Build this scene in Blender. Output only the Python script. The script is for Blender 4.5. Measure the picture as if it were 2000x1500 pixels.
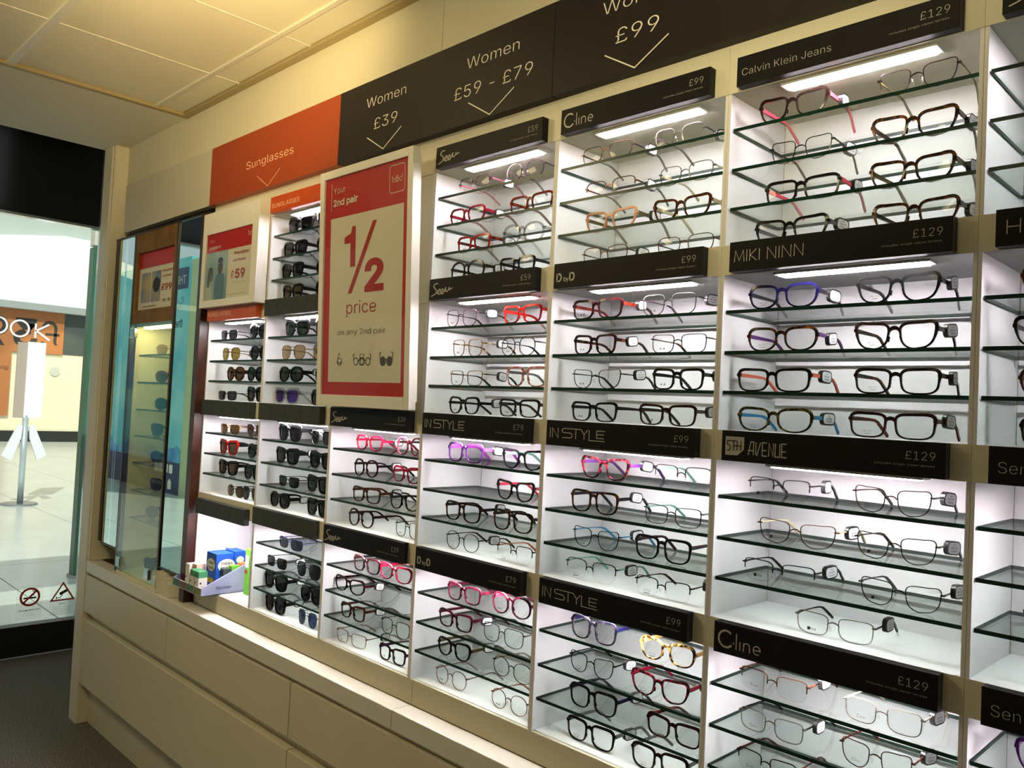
import bpy, math, random
from mathutils import Vector, Matrix
random.seed(7)
sc = bpy.context.scene
for o in list(bpy.data.objects):
    bpy.data.objects.remove(o)
col = sc.collection

# ------------------------------------------------------------------ camera
CAM = Vector((3.14566, -1.23242, 1.398))
YAW, PITCH, ROLL, FPX = -0.786506, 0.031546, 0.049183, 1592.96
def cam_axes():
    ca, sa, cb, sb = math.cos(YAW), math.sin(YAW), math.cos(PITCH), math.sin(PITCH)
    f = Vector((sa * cb, ca * cb, sb)); r0 = Vector((ca, -sa, 0)); u0 = r0.cross(f)
    return (math.cos(ROLL) * r0 + math.sin(ROLL) * u0), (-math.sin(ROLL) * r0 + math.cos(ROLL) * u0), f
_r, _u, _f = cam_axes()
cd = bpy.data.cameras.new('camera'); co = bpy.data.objects.new('camera', cd); col.objects.link(co)
cd.sensor_width = 36; cd.sensor_fit = 'HORIZONTAL'; cd.lens = FPX / 2000 * 36; cd.clip_start = .05; cd.clip_end = 200
m = Matrix.Identity(4)
for i in range(3):
    m[i][0], m[i][1], m[i][2], m[i][3] = _r[i], _u[i], -_f[i], CAM[i]
co.matrix_world = m
sc.camera = co

# ------------------------------------------------------------------ world, sun, room lamps, added fill spots, exposure
w = bpy.data.worlds.new('world'); sc.world = w; w.use_nodes = True
w.node_tree.nodes['Background'].inputs[0].default_value = (.86, .94, 1, 1)
w.node_tree.nodes['Background'].inputs[1].default_value = .62
def lamp(name, kind, loc, energy, color, direction=None, **kw):
    d = bpy.data.lights.new(name, kind); d.energy = energy; d.color = color
    for k, v in kw.items(): setattr(d, k, v)
    o = bpy.data.objects.new(name, d); col.objects.link(o); o.location = loc
    if direction: o.rotation_euler = Vector(direction).to_track_quat('-Z', 'Y').to_euler()
    return o
WARM = (1, .80, .42)
lamp('sun', 'SUN', (-8, -4, 12), 3.6, (1, .97, .9), (-.62, .30, -.72), angle=.01)
lamp('ceiling_downlight', 'AREA', (.75, -1.35, 2.40), 17, WARM, (0, .25, -1), shape='SQUARE', size=.5)
lamp('ceiling_downlight', 'AREA', (3.0, -2.8, 2.40), 5, WARM, (0, 0, -1), shape='SQUARE', size=.6)
lamp('bounce_fill', 'SPOT', (1.75, -.75, 1.95), 75, (1, .76, .34), (-.80, .48, .52), spot_size=1.25, spot_blend=1.0, shadow_soft_size=.08)  # added unseen spot, stands in for warm light bounced onto the ceiling
lamp('bounce_fill', 'SPOT', (2.7, -.75, 1.98), 22, (1, .84, .44), (-.55, .65, .40), spot_size=2.4, spot_blend=1.0, shadow_soft_size=.08)  # second added spot, unseen, brightens the upper wall and ceiling
vs = sc.view_settings
vs.view_transform = 'Standard'; vs.look = 'None'; vs.gamma = 1; vs.exposure = 0.0; vs.use_curve_mapping = False
LED = 104.0
try:
    sc.cycles.use_denoising = True
    sc.cycles.transparent_max_bounces = 32
    sc.cycles.max_bounces = 10
    sc.cycles.caustics_reflective = False; sc.cycles.caustics_refractive = False
    sc.cycles.sample_clamp_indirect = 6
except Exception:
    pass

# ------------------------------------------------------------------ materials
def lin(h):
    h = h.lstrip('#'); c = [int(h[i:i + 2], 16) / 255 for i in (0, 2, 4)]
    return tuple(((x / 12.92) if x <= .04045 else ((x + .055) / 1.055) ** 2.4) for x in c) + (1,)
MATS = {}
def mat(name, hexc='#808080', rough=.5, metal=0, spec=.5, noise=0, nscale=20, bump=0, coat=0, emit=None, estr=0, c2=None, pos=(.4, .6)):
    if name in MATS: return MATS[name]
    m = bpy.data.materials.new(name); m.use_nodes = True
    nt = m.node_tree; b = nt.nodes['Principled BSDF']
    b.inputs['Base Color'].default_value = lin(hexc); b.inputs['Roughness'].default_value = rough
    b.inputs['Metallic'].default_value = metal; b.inputs['Specular IOR Level'].default_value = spec
    b.inputs['Coat Weight'].default_value = coat
    if emit:
        b.inputs['Emission Color'].default_value = lin(emit); b.inputs['Emission Strength'].default_value = estr
    if noise or c2 or bump:
        tc = nt.nodes.new('ShaderNodeTexCoord'); n = nt.nodes.new('ShaderNodeTexNoise')
        n.inputs['Scale'].default_value = nscale; n.inputs['Detail'].default_value = 4
        nt.links.new(tc.outputs['Object'], n.inputs['Vector'])
        if noise or c2:
            r = nt.nodes.new('ShaderNodeValToRGB'); nt.links.new(n.outputs['Fac'], r.inputs['Fac'])
            base = lin(hexc); k = 1 - noise
            r.color_ramp.elements[0].position = pos[0]; r.color_ramp.elements[1].position = pos[1]
            r.color_ramp.elements[0].color = lin(c2) if c2 else (base[0] * k, base[1] * k, base[2] * k, 1)
            r.color_ramp.elements[1].color = base
            nt.links.new(r.outputs['Color'], b.inputs['Base Color'])
        if bump:
            bp = nt.nodes.new('ShaderNodeBump'); bp.inputs['Strength'].default_value = bump; bp.inputs['Distance'].default_value = .002
            nt.links.new(n.outputs['Fac'], bp.inputs['Height']); nt.links.new(bp.outputs['Normal'], b.inputs['Normal'])
    MATS[name] = m
    return m
def glass(name, tint, ior=1.45, rough=.02, boost=1.0, refl=None):
    """thin clear sheet: tinted transmission plus a Fresnel reflection"""
    if name in MATS: return MATS[name]
    m = bpy.data.materials.new(name); m.use_nodes = True; nt = m.node_tree
    for n in list(nt.nodes): nt.nodes.remove(n)
    out = nt.nodes.new('ShaderNodeOutputMaterial'); mix = nt.nodes.new('ShaderNodeMixShader')
    t = nt.nodes.new('ShaderNodeBsdfTransparent'); t.inputs[0].default_value = tuple(tint) + (1,)
    g = nt.nodes.new('ShaderNodeBsdfGlossy'); g.inputs['Roughness'].default_value = rough
    g.inputs['Color'].default_value = (refl or (1, 1, 1)) + (1,)
    fr = nt.nodes.new('ShaderNodeFresnel')
    ge = nt.nodes.new('ShaderNodeNewGeometry'); mr = nt.nodes.new('ShaderNodeMapRange')   # same reflection from both faces of the sheet
    mr.inputs['To Min'].default_value = ior; mr.inputs['To Max'].default_value = 1 / ior
    nt.links.new(ge.outputs['Backfacing'], mr.inputs['Value']); nt.links.new(mr.outputs['Result'], fr.inputs['IOR'])
    mu = nt.nodes.new('ShaderNodeMath'); mu.operation = 'MULTIPLY'; mu.inputs[1].default_value = boost; mu.use_clamp = True
    nt.links.new(fr.outputs[0], mu.inputs[0]); nt.links.new(mu.outputs[0], mix.inputs[0])
    nt.links.new(t.outputs[0], mix.inputs[1]); nt.links.new(g.outputs[0], mix.inputs[2]); nt.links.new(mix.outputs[0], out.inputs[0])
    MATS[name] = m
    return m
white = mat('white_laminate', '#e9e6e0', .35, noise=.03, nscale=6)
bayw = mat('white_bay_lining', '#f0eef3', .45, noise=.03, nscale=8)
cream = mat('cream_panel', '#e2dcc9', .38, noise=.04, nscale=3)
drawer_m = mat('cream_drawer_front', '#d9d1b9', .35, noise=.04, nscale=3)
black_sign = mat('black_sign_board', '#161416', .5, spec=.2, noise=.15, nscale=30)
dark_sign = mat('dark_grey_blank_board', '#3a3d39', .5, spec=.25, noise=.1, nscale=30)
hdr_dark = mat('aubergine_header_board', '#241d21', .5, spec=.25, noise=.1, nscale=20)
hdr_orange = mat('orange_header_board', '#a2421a', .45, noise=.05, nscale=20)
sign_orange = mat('orange_sign_board', '#cc4f16', .4, noise=.05, nscale=30)
letter = mat('silver_lettering', '#bcb9b2', .5)
letter_dim = mat('grey_small_print', '#a8a49c', .5)
letter_hdr = mat('pale_header_lettering', '#f4eee0', .5)
letter_or = mat('peach_lettering', '#ffd2b0', .5)
edge_m = mat('green_glass_edge', '#0d3a2e', .28, spec=.3, noise=.4, nscale=12)
shelf_glass = glass('shelf_glass', (.93, .965, .948), 1.42, boost=.8)
lens_clear = glass('clear_lens', (.95, .96, .955), 1.45, boost=.4)
lens_edge = glass('lens_edge', (.72, .74, .74), 1.5)
pane_glass = glass('window_glass', (.93, .97, .95), 1.45, boost=.8)
door_glass = glass('cabinet_door_glass', (.95, .98, .94), 1.45, boost=1.1)
poster_glass = glass('poster_glazing', (.97, .97, .96), 1.42, boost=.7)
mirror_m = mat('mirror_silver', '#d9ece6', .01, metal=1)
chrome = mat('chrome', '#d6d6d6', .12, metal=1)
led_m = mat('led_diffuser', '#ffffff', .5, emit='#fff4f6', estr=LED)
housing_m = mat('grey_light_housing', '#b9b7b2', .4)
wood_dark = mat('mahogany_veneer', '#4a2517', .35, c2='#33170e', nscale=14)
wood_frame = mat('dark_walnut_edge', '#2b1d12', .35, noise=.2, nscale=20)
wood_mid = mat('brown_oak_veneer', '#85622f', .6, c2='#6f4f24', nscale=9, spec=.2)
carpet_m = mat('charcoal_carpet', '#86847a', .95, c2='#24231f', nscale=260, bump=1.0, pos=(.38, .66))
tile_m = mat('ceiling_tile_board', '#e3dcc6', .8, noise=.04, nscale=4)
tbar_m = mat('ceiling_tbar_metal', '#d9d5c8', .5)
ceil_m = mat('painted_plasterboard', '#ded6c2', .8, noise=.03, nscale=2)
trim_m = mat('tan_edge_trim', '#a8976f', .6)
wall_m = mat('cream_wall_panel', '#d8d2bd', .55, noise=.03, nscale=3)
blackm = mat('black_gloss_panel', '#141210', .15, noise=.2, nscale=3)
red_m = mat('poster_red', '#b81410', .5)
paper = mat('poster_paper', '#d9d4c4', .6)
ink = mat('poster_ink_black', '#2a2422', .6)
ink_red = mat('poster_ink_red', '#a81a14', .6)
ink_white = mat('poster_ink_white', '#e9e2d2', .6)
tag_black = mat('black_tag_plastic', '#1c1b1d', .3)
tag_white = mat('white_price_label', '#dfdfe4', .5)
dark_ink = mat('tag_print', '#2c2c30', .6)
lens_ink = mat('lens_print_ink', '#3c3c3c', .6)

FC = {  # spectacle colours
 'plum_black': ('#2a1420', '#1a0e14'), 'plum': ('#3c2636', None), 'crimson': ('#7a0c24', None), 'rust': ('#7a2412', '#4a160c'), 'red': ('#92120c', None),
 'crystal': ('#b8bab2', None), 'espresso': ('#201410', None), 'black': ('#0f0e10', None), 'bronze': ('#6a4a3a', None), 'silver': ('#b4aea8', None),
 'tortoise': ('#5a2e0e', '#0e0806'), 'steel': ('#77747a', None), 'cream': ('#cdbf9d', None), 'olive': ('#5a4f2c', None), 'peach': ('#cf9a78', None),
 'brown': ('#5c2f18', '#3c1e10'), 'rose': ('#8a3448', None), 'pink': ('#d5465e', None), 'gold': ('#b08a4a', None), 'amber': ('#d3ab5a', '#2e1c0c'),
 'blush': ('#d6b0a8', '#b06a64'), 'oxblood': ('#3a0f12', '#1c0a0b'), 'navy': ('#0d0c2e', None), 'purple': ('#4a2460', None), 'coral': ('#d8715a', None),
 'olive_tortoise': ('#6d6420', '#20180a'), 'blue': ('#3e8fc4', None), 'magenta': ('#a83aa8', None), 'mint': ('#7db8a6', None), 'red_tortoise': ('#8c1f2c', '#1c0a0c'),
 'rosegold': ('#b08a7c', None), 'purple_dark': ('#2c1226', None), 'burgundy': ('#521426', '#340c18'), 'gunmetal': ('#4a474c', None), 'navy_tortoise': ('#3a2c38', '#10131f')}
METALS = {'silver', 'steel', 'gold', 'bronze', 'rosegold', 'gunmetal'}
def fmat(c, metal=False):
    h, h2 = FC[c]
    if metal and c in METALS: return mat('metal_' + c, h, .25, metal=.9)
    if c == 'crystal': return glass('crystal_acetate', (.74, .75, .72), 1.6)
    if h2: return mat('acetate_' + c, h, .18, c2=h2, nscale=95, pos=(.5, .6), spec=.3)
    return mat('acetate_' + c, h, .18, spec=.3)
SUNL = {'dark': (.035, .035, .04), 'gold': (.16, .11, .04), 'green': (.03, .055, .03), 'tan': (.42, .30, .17), 'violet': (.10, .06, .34), 'brown': (.10, .055, .025), 'olive': (.20, .15, .03), 'grey': (.07, .08, .10), 'navy': (.03, .045, .09)}
def sunlens(k): return glass('tinted_lens_' + k, SUNL[k], 1.45, boost=.55, refl=(.9, .5, 1) if k == 'violet' else None)

# ------------------------------------------------------------------ mesh helpers
class MB:
    def __init__(s): s.v = []; s.f = []; s.mi = []
    def add(s, vs, fs, mi=0):
        b = len(s.v); s.v += [tuple(p) for p in vs]; s.f += [tuple(i + b for i in f) for f in fs]; s.mi += [mi] * len(fs); return s
    def box(s, x0, x1, y0, y1, z0, z1, mi=0, sides=None):
        fs = [(0, 3, 2, 1), (4, 5, 6, 7), (0, 1, 5, 4), (1, 2, 6, 5), (2, 3, 7, 6), (3, 0, 4, 7)]
        b = len(s.v); s.v += [(x0, y0, z0), (x1, y0, z0), (x1, y1, z0), (x0, y1, z0), (x0, y0, z1), (x1, y0, z1), (x1, y1, z1), (x0, y1, z1)]
        s.f += [tuple(i + b for i in f) for f in fs]
        s.mi += ([mi] * 6 if sides is None else [mi, mi] + [sides] * 4); return s
    def prism(s, pts, y0, y1, mi=0):
        """outline in x,z extruded from y0 to y1"""
        n = len(pts)
        s.add([(x, y0, z) for x, z in pts] + [(x, y1, z) for x, z in pts],
              [tuple(range(n)), tuple(range(2 * n - 1, n - 1, -1))] + [(i, i + n, (i + 1) % n + n, (i + 1) % n) for i in range(n)], mi); return s
    def prismx(s, pts, x0, x1, mi=0):
        """outline in y,z extruded from x0 to x1"""
        n = len(pts)
        s.add([(x1, y, z) for y, z in pts] + [(x0, y, z) for y, z in pts],
              [tuple(range(n)), tuple(range(2 * n - 1, n - 1, -1))] + [(i, i + n, (i + 1) % n + n, (i + 1) % n) for i in range(n)], mi); return s
    def cyl(s, c, r, z0, z1, n=24, r1=None, mi=0):
        r1 = r if r1 is None else r1
        a = [2 * math.pi * i / n for i in range(n)]
        s.add([(c[0] + r * math.cos(t), c[1] + r * math.sin(t), z0) for t in a] + [(c[0] + r1 * math.cos(t), c[1] + r1 * math.sin(t), z1) for t in a],
              [tuple(range(n - 1, -1, -1)), tuple(range(n, 2 * n))] + [(i, (i + 1) % n, (i + 1) % n + n, i + n) for i in range(n)], mi); return s
    def sweep(s, path, sec, closed=False, mi=0, cap=True):
        """path: list of (pos, right, up); sec: list of (a,b) lists per station"""
        b = len(s.v); n = len(sec[0])
        for (p, r, u), q in zip(path, sec):
            for a, c in q: s.v.append(tuple(p[i] + r[i] * a + u[i] * c for i in range(3)))
        m_ = len(path)
        for i in range(m_ if closed else m_ - 1):
            j = (i + 1) % m_
            for k in range(n):
                l = (k + 1) % n; s.f.append((b + i * n + k, b + i * n + l, b + j * n + l, b + j * n + k)); s.mi.append(mi)
        if cap and not closed:
            s.f.append(tuple(b + k for k in range(n - 1, -1, -1))); s.f.append(tuple(b + (m_ - 1) * n + k for k in range(n))); s.mi += [mi, mi]
        return s
    def mesh(s, name, mats, smooth=False):
        me = bpy.data.meshes.new(name); me.from_pydata(s.v, [], s.f)
        for mm in (mats if isinstance(mats, (list, tuple)) else [mats]): me.materials.append(mm)
        me.polygons.foreach_set('material_index', s.mi)
        if smooth: me.polygons.foreach_set('use_smooth', [True] * len(s.f))
        me.update(); return me
def obj(name, me, parent=None, loc=None, bevel=0):
    o = bpy.data.objects.new(name, me); col.objects.link(o)
    if parent: o.parent = parent
    if loc is not None: o.location = loc
    if bevel:
        b = o.modifiers.new('bevel', 'BEVEL'); b.width = bevel; b.segments = 2; b.limit_method = 'ANGLE'
    return o
def B(name, mats, parent, *boxes, bevel=0, loc=None):
    mb = MB()
    for b in boxes: mb.box(*b)
    return obj(name, mb.mesh(name, mats), parent, loc, bevel)
def thing(name, label, cat, loc=(0, 0, 0), rz=0, group=None):
    o = bpy.data.objects.new(name, None); col.objects.link(o); o.location = loc; o.rotation_euler = (0, 0, rz)
    o.empty_display_size = .05
    return tag(o, label, cat, group)
def tag(o, label, cat, group=None):
    o['label'] = label; o['category'] = cat
    if group: o['group'] = group
    return o
def struct(o, label=None):
    o['kind'] = 'structure'
    if label: o['label'] = label
    return o

# Blender's own bundled sans serif where present
FONT = None
try:
    import os
    _p = os.path.join(bpy.utils.system_resource('DATAFILES'), 'fonts', 'Inter.woff2')
    if os.path.exists(_p): FONT = bpy.data.fonts.load(_p)
except Exception:
    FONT = None
# flat lettering -------------------------------------------------------
_tc = {}
def text_geo(s, weight=0.0):
    k = (s, weight)
    if k not in _tc:
        cu = bpy.data.curves.new('t', 'FONT'); cu.body = s; cu.size = 1; cu.offset = weight; cu.resolution_u = 3
        if FONT: cu.font = FONT
        ob = bpy.data.objects.new('t', cu); col.objects.link(ob)
        me = bpy.data.meshes.new_from_object(ob.evaluated_get(bpy.context.evaluated_depsgraph_get()))
        V = [(v.co.x, v.co.y) for v in me.vertices]; F_ = [tuple(p.vertices) for p in me.polygons]
        bpy.data.objects.remove(ob); bpy.data.curves.remove(cu); bpy.data.meshes.remove(me)
        x0 = min(v[0] for v in V); x1 = max(v[0] for v in V)
        _tc[k] = ([(x - x0, y) for x, y in V], F_, x1 - x0)
    return _tc[k]
CAP = .727
def text2d(s, cap, weight=0, align='L', width=None, x=0, y=0):
    V, F_, w_ = text_geo(s, weight); k = cap / CAP
    kx = (width / w_) if width else k
    sh = {'L': 0, 'C': -.5, 'R': -1}[align] * w_ * kx
    return [(x + sh + a * kx, y + b * k) for a, b in V], F_
def place(name, geos, m_, parent, origin, right=(1, 0, 0), up=(0, 0, 1)):
    """flat print: list of (verts2d, faces) laid on a plane"""
    o_, r, u = Vector(origin), Vector(right), Vector(up); mb = MB()
    for V, F_ in geos: mb.add([tuple(o_ + r * a + u * b) for a, b in V], F_)
    return obj(name, mb.mesh(name, m_), parent)
def rib(pts, wd, closed=False):
    """flat stroke along a polyline"""
    n = len(pts); V = []
    for i in range(n):
        p = pts[i]
        a = pts[(i - 1) % n] if (i or closed) else None; c = pts[(i + 1) % n] if (i < n - 1 or closed) else None
        def nrm(p, q):
            dx, dy = q[0] - p[0], q[1] - p[1]; l = math.hypot(dx, dy) or 1e-9; return (-dy / l, dx / l)
        n1 = nrm(a, p) if a else nrm(p, c); n2 = nrm(p, c) if c else n1
        nx, ny = n1[0] + n2[0], n1[1] + n2[1]; l = math.hypot(nx, ny) or 1e-9; nx /= l; ny /= l
        k = wd / 2 / max(.5, nx * n1[0] + ny * n1[1])
        V += [(p[0] + nx * k, p[1] + ny * k), (p[0] - nx * k, p[1] - ny * k)]
    F_ = [(2 * i + 1, 2 * ((i + 1) % n) + 1, 2 * ((i + 1) % n), 2 * i) for i in range(n if closed else n - 1)]
    return V, F_
def crm(pts, k=6, closed=False):
    out = []; n = len(pts); rng = range(n if closed else n - 1)
    for i in rng:
        p0 = pts[(i - 1) % n] if (i or closed) else pts[0]; p1 = pts[i]; p2 = pts[(i + 1) % n]; p3 = pts[(i + 2) % n] if (i + 2 < n or closed) else pts[-1]
        for j in range(k):
            t = j / k; t2 = t * t; t3 = t2 * t
            out.append(tuple(.5 * (2 * p1[d] + (p2[d] - p0[d]) * t + (2 * p0[d] - 5 * p1[d] + 4 * p2[d] - p3[d]) * t2 + (3 * p1[d] - p0[d] - 3 * p2[d] + p3[d]) * t3) for d in (0, 1)))
    if not closed: out.append(pts[-1])
    return out
def arc(cx, cy, r, a0, a1, n=16, ry=None):
    return [(cx + r * math.cos(math.radians(a0 + (a1 - a0) * i / n)), cy + (ry or r) * math.sin(math.radians(a0 + (a1 - a0) * i / n))) for i in range(n + 1)]
def xf(geos, k, x=0, y=0, kx=None):
    return [([(x + a * (kx or k), y + b * k) for a, b in V], F_) for V, F_ in geos]
def poly(pts): return (list(pts), [tuple(range(len(pts)))])
def rect2(x0, x1, y0, y1): return poly([(x0, y0), (x1, y0), (x1, y1), (x0, y1)])
def rrect(x0, x1, y0, y1, r, n=5):
    p = []
    for cx, cy, a in ((x1 - r, y0 + r, -90), (x1 - r, y1 - r, 0), (x0 + r, y1 - r, 90), (x0 + r, y0 + r, 180)):
        p += arc(cx, cy, r, a, a + 90, n)
    return p

# hand-drawn wordmarks, unit height ------------------------------------
def wm_script():
    S = [crm([(.62, .98), (.36, .97), (.22, .80), (.36, .60), (.50, .42), (.36, .16), (0, 0)]),
         crm([(.50, .20), (.74, .30), (.84, .46), (.74, .52), (.62, .36), (.66, .14), (.86, .16), (1.0, .26), (1.12, .42), (1.04, .52), (.92, .38), (.96, .16), (1.14, .18), (1.34, .62), (1.34, .34), (1.50, .30), (1.66, .58), (1.66, .40), (1.92, .52)])]
    return [rib(p, .075) for p in S]
def wm_cline():
    g = [rib(arc(.5, .5, .45, 48, 322, 26), .11), poly(arc(.98, .36, .045, 0, 330, 10))]
    g += [rib([(1.14, .05), (1.14, .92)], .06), rib([(1.36, .05), (1.36, .52)], .06)]
    g += [rib([(1.58, .05), (1.58, .52)], .06), rib([(1.58, .34)] + arc(1.76, .34, .18, 180, 0, 10) + [(1.94, .05)], .06)]
    g += [rib([(2.16, .29), (2.56, .29)] + arc(2.36, .29, .20, 0, 310, 18, .22)[1:], .06)]
    return g
def strokes(lst, wd): return [rib(p, wd) for p in lst]
def wm_miki():
    L = []; x = 0
    for ch in 'MIKI NINN':
        if ch == 'M': L += [[(x, 0), (x + .08, 1), (x + .42, .1), (x + .76, 1), (x + .84, 0)]]; x += 1.06
        elif ch == 'I': L += [[(x, 0), (x, 1)]]; x += .26
        elif ch == 'K': L += [[(x, 0), (x, 1)], [(x + .55, 1), (x + .04, .5), (x + .58, 0)]]; x += .8
        elif ch == 'N': L += [[(x, 0), (x, 1), (x + .68, 0), (x + .68, 1)]]; x += .95
        else: x += .42
    return strokes(L, .065)
def wm_instyle():
    L = [[(0, 0), (0, 1)], [(.26, 0), (.26, 1), (.92, 0), (.92, 1)]]
    x = 1.4
    L += [[(x + 1.0, 1), (x + .18, 1)] + arc(x + .16, .78, .2, 90, 270, 8) + [(x + .86, .56)] + arc(x + .86, .30, .24, 90, -90, 8) + [(x, .06)]]
    L += [[(x + 1.0, 1), (x + 2.05, 1)], [(x + 1.5, 1), (x + 1.5, 0)]]
    L += [[(x + 2.05, 1), (x + 2.42, .5), (x + 2.80, 1)], [(x + 2.42, .5), (x + 2.42, 0)]]
    L += [[(x + 2.95, 1), (x + 2.95, -.04), (x + 4.6, -.04)], [(x + 4.6, .96), (x + 3.75, .96), (x + 3.75, .24), (x + 4.5, .24)], [(x + 3.75, .6), (x + 4.5, .6)]]
    return strokes(L, .075)
def wm_avenue():
    L = []; x = 0
    for ch in 'AVENUE':
        if ch == 'A': L += [[(x, 0), (x + .22, 1), (x + .5, 1), (x + .5, 0)], [(x - .05, .34), (x + .5, .34)]]; x += .72
        elif ch == 'V': L += [[(x, 1), (x, .12), (x + .12, 0), (x + .45, 1)]]; x += .62
        elif ch == 'E': L += [[(x + .42, 1), (x, 1), (x, 0), (x + .46, 0)], [(x, .42), (x + .38, .42)]]; x += .62
        elif ch == 'N': L += [[(x, 0), (x, 1), (x + .42, 0), (x + .42, 1)]]; x += .6
        elif ch == 'U': L += [[(x, 1), (x, 0), (x + .42, 0), (x + .42, 1)]]; x += .6
    return strokes(L, .085)
def wm_5th():
    return strokes([[(.52, .9), (.14, .9), (.14, .58)] + arc(.22, .34, .24, 80, -110, 8), [(.5, .9), (1.05, .9)], [(.78, .9), (.78, .1)], [(1.12, .9), (1.12, .1)], [(.78, .5), (1.5, .5)], [(1.5, .9), (1.5, .1)]], .075)
def icon_specs(k=1.0):
    g = [rib(arc(-.3, 0, .24, 0, 360, 16)[:-1], .06, True), rib(arc(.3, 0, .24, 0, 360, 16)[:-1], .06, True), rib(arc(0, .02, .07, 180, 0, 6), .06),
         rib([(-.54, .08), (-.6, .42), (-.46, .5)], .06), rib([(.54, .08), (.6, .42), (.46, .5)], .06)]
    return xf(g, k)

# ------------------------------------------------------------------ layout constants (metres)
P = .403368; ZT = 2.02122; RP = .32; YF = .02; SW = .3504; SH = .0508; CEIL = 2.438
def div(c): return P * c - .026
def ztop(r): return ZT - RP * (r - 1)
ORD = {1: 'top', 2: 'second', 3: 'third', 4: 'bottom'}
COLP = {1: 'leftmost sunglasses column', 2: 'second sunglasses column', 3: '£39 column', 4: '£59 and £79 column', 5: '£99 column', 6: '£129 column', 7: 'cut-off right column'}

# ------------------------------------------------------------------ the room shell
floor = struct(B('floor', carpet_m, None, (-1.60, 6.2, -4.2, .5, -.05, 0)), 'dark grey flecked carpet')
wall_back = struct(bpy.data.objects.new('wall_back', None), 'cream panelled wall above and behind the display'); col.objects.link(wall_back)
for x0, x1 in ((-.62, 1.5855), (1.5885, 3.2), (3.203, 4.8), (4.803, 6.2)):
    B('wall_panel', wall_m, wall_back, (x0, x1, .021, .031, 2.062, CEIL))
B('backing', wall_m, wall_back, (-.62, 6.2, .235, .30, 0, 2.44), (-.62, 6.2, .033, .235, 2.08, 2.44))
struct(B('wall_right', wall_m, None, (6.2, 6.3, -4.2, .5, 0, 2.5)))
struct(B('wall_behind', wall_m, None, (-1.6, 6.3, -4.3, -4.2, 0, 3.0)))
struct(B('wall_left', wall_m, None, (-1.70, -1.60, -4.2, -2.2, 0, 3.0)))
struct(B('wall_return', wall_m, None, (-1.72, -.63, .42, .5, 0, 3.0), (-.70, -.63, .04, .42, 0, 3.0)))

# ceiling: plain board by the shop front, then a grid of tiles
ceiling = struct(B('ceiling', ceil_m, None, (-.63, .10, -4.2, .24, CEIL, CEIL + .06), (.10, 6.2, -4.2, .24, CEIL + .03, CEIL + .06)), 'cream suspended tile ceiling')
B('ceiling_trim', trim_m, ceiling, (.088, .112, -4.2, .0205, CEIL - .004, CEIL + .03))
B('wall_angle', trim_m, ceiling, (.10, 6.2, -.006, .0205, CEIL - .003, CEIL + .03))
gx = [.10] + [.552 + .447 * i for i in range(13)]; gy = [-.006, -.105] + [-.572 - .467 * i for i in range(8)]
_tl = {}
for i in range(len(gx) - 1):
    for j in range(len(gy) - 1):
        dx, dy = gx[i + 1] - gx[i], gy[j] - gy[j + 1]; k = (round(dx, 3), round(dy, 3))
        if k not in _tl:
            mb = MB(); mb.box(.002, dx - .002, .002, dy - .002, 0, .014); _tl[k] = mb.mesh('ceiling_tile', tile_m)
        obj('ceiling_tile', _tl[k], ceiling, (gx[i], gy[j + 1], CEIL + .007))
for i, y in enumerate(gy[1:]): B('tee_bar', tbar_m, ceiling, (.112, 6.2, y - (.012 if i == 1 else .007), y + (.012 if i == 1 else .007), CEIL, CEIL + .008))
for x in gx[1:]: B('cross_tee', tbar_m, ceiling, (x - .005, x + .005, -4.2, -.006, CEIL + .0045, CEIL + .009))
struct(B('trim_1', blackm, None, (-1.70, -.632, -4.2, .5, 2.95, 3.0)), 'dark shutter pocket above the entrance')
struct(B('trim_2', cream, None, (-.62, -.527, -.037, .2, 0, CEIL), (-.527, -.5, -.030, .2, .682, CEIL), (-.516, -.5, -.034, -.030, .682, CEIL), bevel=.002), 'cream corner post beside the shop front')
struct(B('trim_3', chrome, None, (-.646, -.621, -.034, -.024, .0, CEIL)), 'polished metal edge strip on the corner post')

# shop front glazing
win = struct(bpy.data.objects.new('window_1', None), 'full height shop front glazing with black header and skirting'); col.objects.link(win)
for y0, y1 in ((-2.19, -1.32), (-1.31, -.46), (-.45, .415)):
    B('pane', pane_glass, win, (-1.66, -1.65, y0, y1, .155, 2.29))
B('header_panel', blackm, win, (-1.68, -1.635, -2.2, .42, 2.287, 2.95))
B('header_edge', chrome, win, (-1.684, -1.631, -2.2, .42, 2.274, 2.287))
B('skirting', mat('black_skirting', '#12110f', .4), win, (-1.69, -1.62, -2.2, .42, 0, .155))

# window stickers, printed to be read from outside
def outward(name, geos, m_, parent, y, z): return place(name, geos, m_, parent, (-.001, 0, 0), (0, -1, 0), (0, 0, 1))
film = glass('clear_film', (.93, .94, .92), 1.3, boost=.5)
sred = mat('sticker_red', '#c23a2c', .5); sblk = mat('sticker_black', '#25221f', .6)
def sticker(label, y, z):
    t = thing('window_sticker', label, 'sticker', (-1.649, y, z), 0)
    mb = MB(); mb.add([(.0003, -.062, -.115), (.0003, .062, -.115), (.0003, .062, .06), (.0003, -.062, .06)], [(0, 1, 2, 3)])
    obj('film', mb.mesh('film', film), t)
    return t
def sput(name, geos, m_, t, dx=.0008): return place(name, geos, m_, t, (dx, 0, 0), (0, -1, 0), (0, 0, 1))
t = sticker('round red no smoking sticker on the shop window glass', .065, .295)
sput('ring', [rib(arc(0, 0, .043, 0, 360, 32)[:-1], .011, True), rib([(-.03, .03), (.03, -.03)], .010)], sred, t, .0012)
sput('cigarette', [rect2(-.03, .03, -.010, -.001), rib(crm([(-.02, .006), (-.012, .016), (-.024, .022), (-.010, .032)]), .004)], sblk, t)
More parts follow.
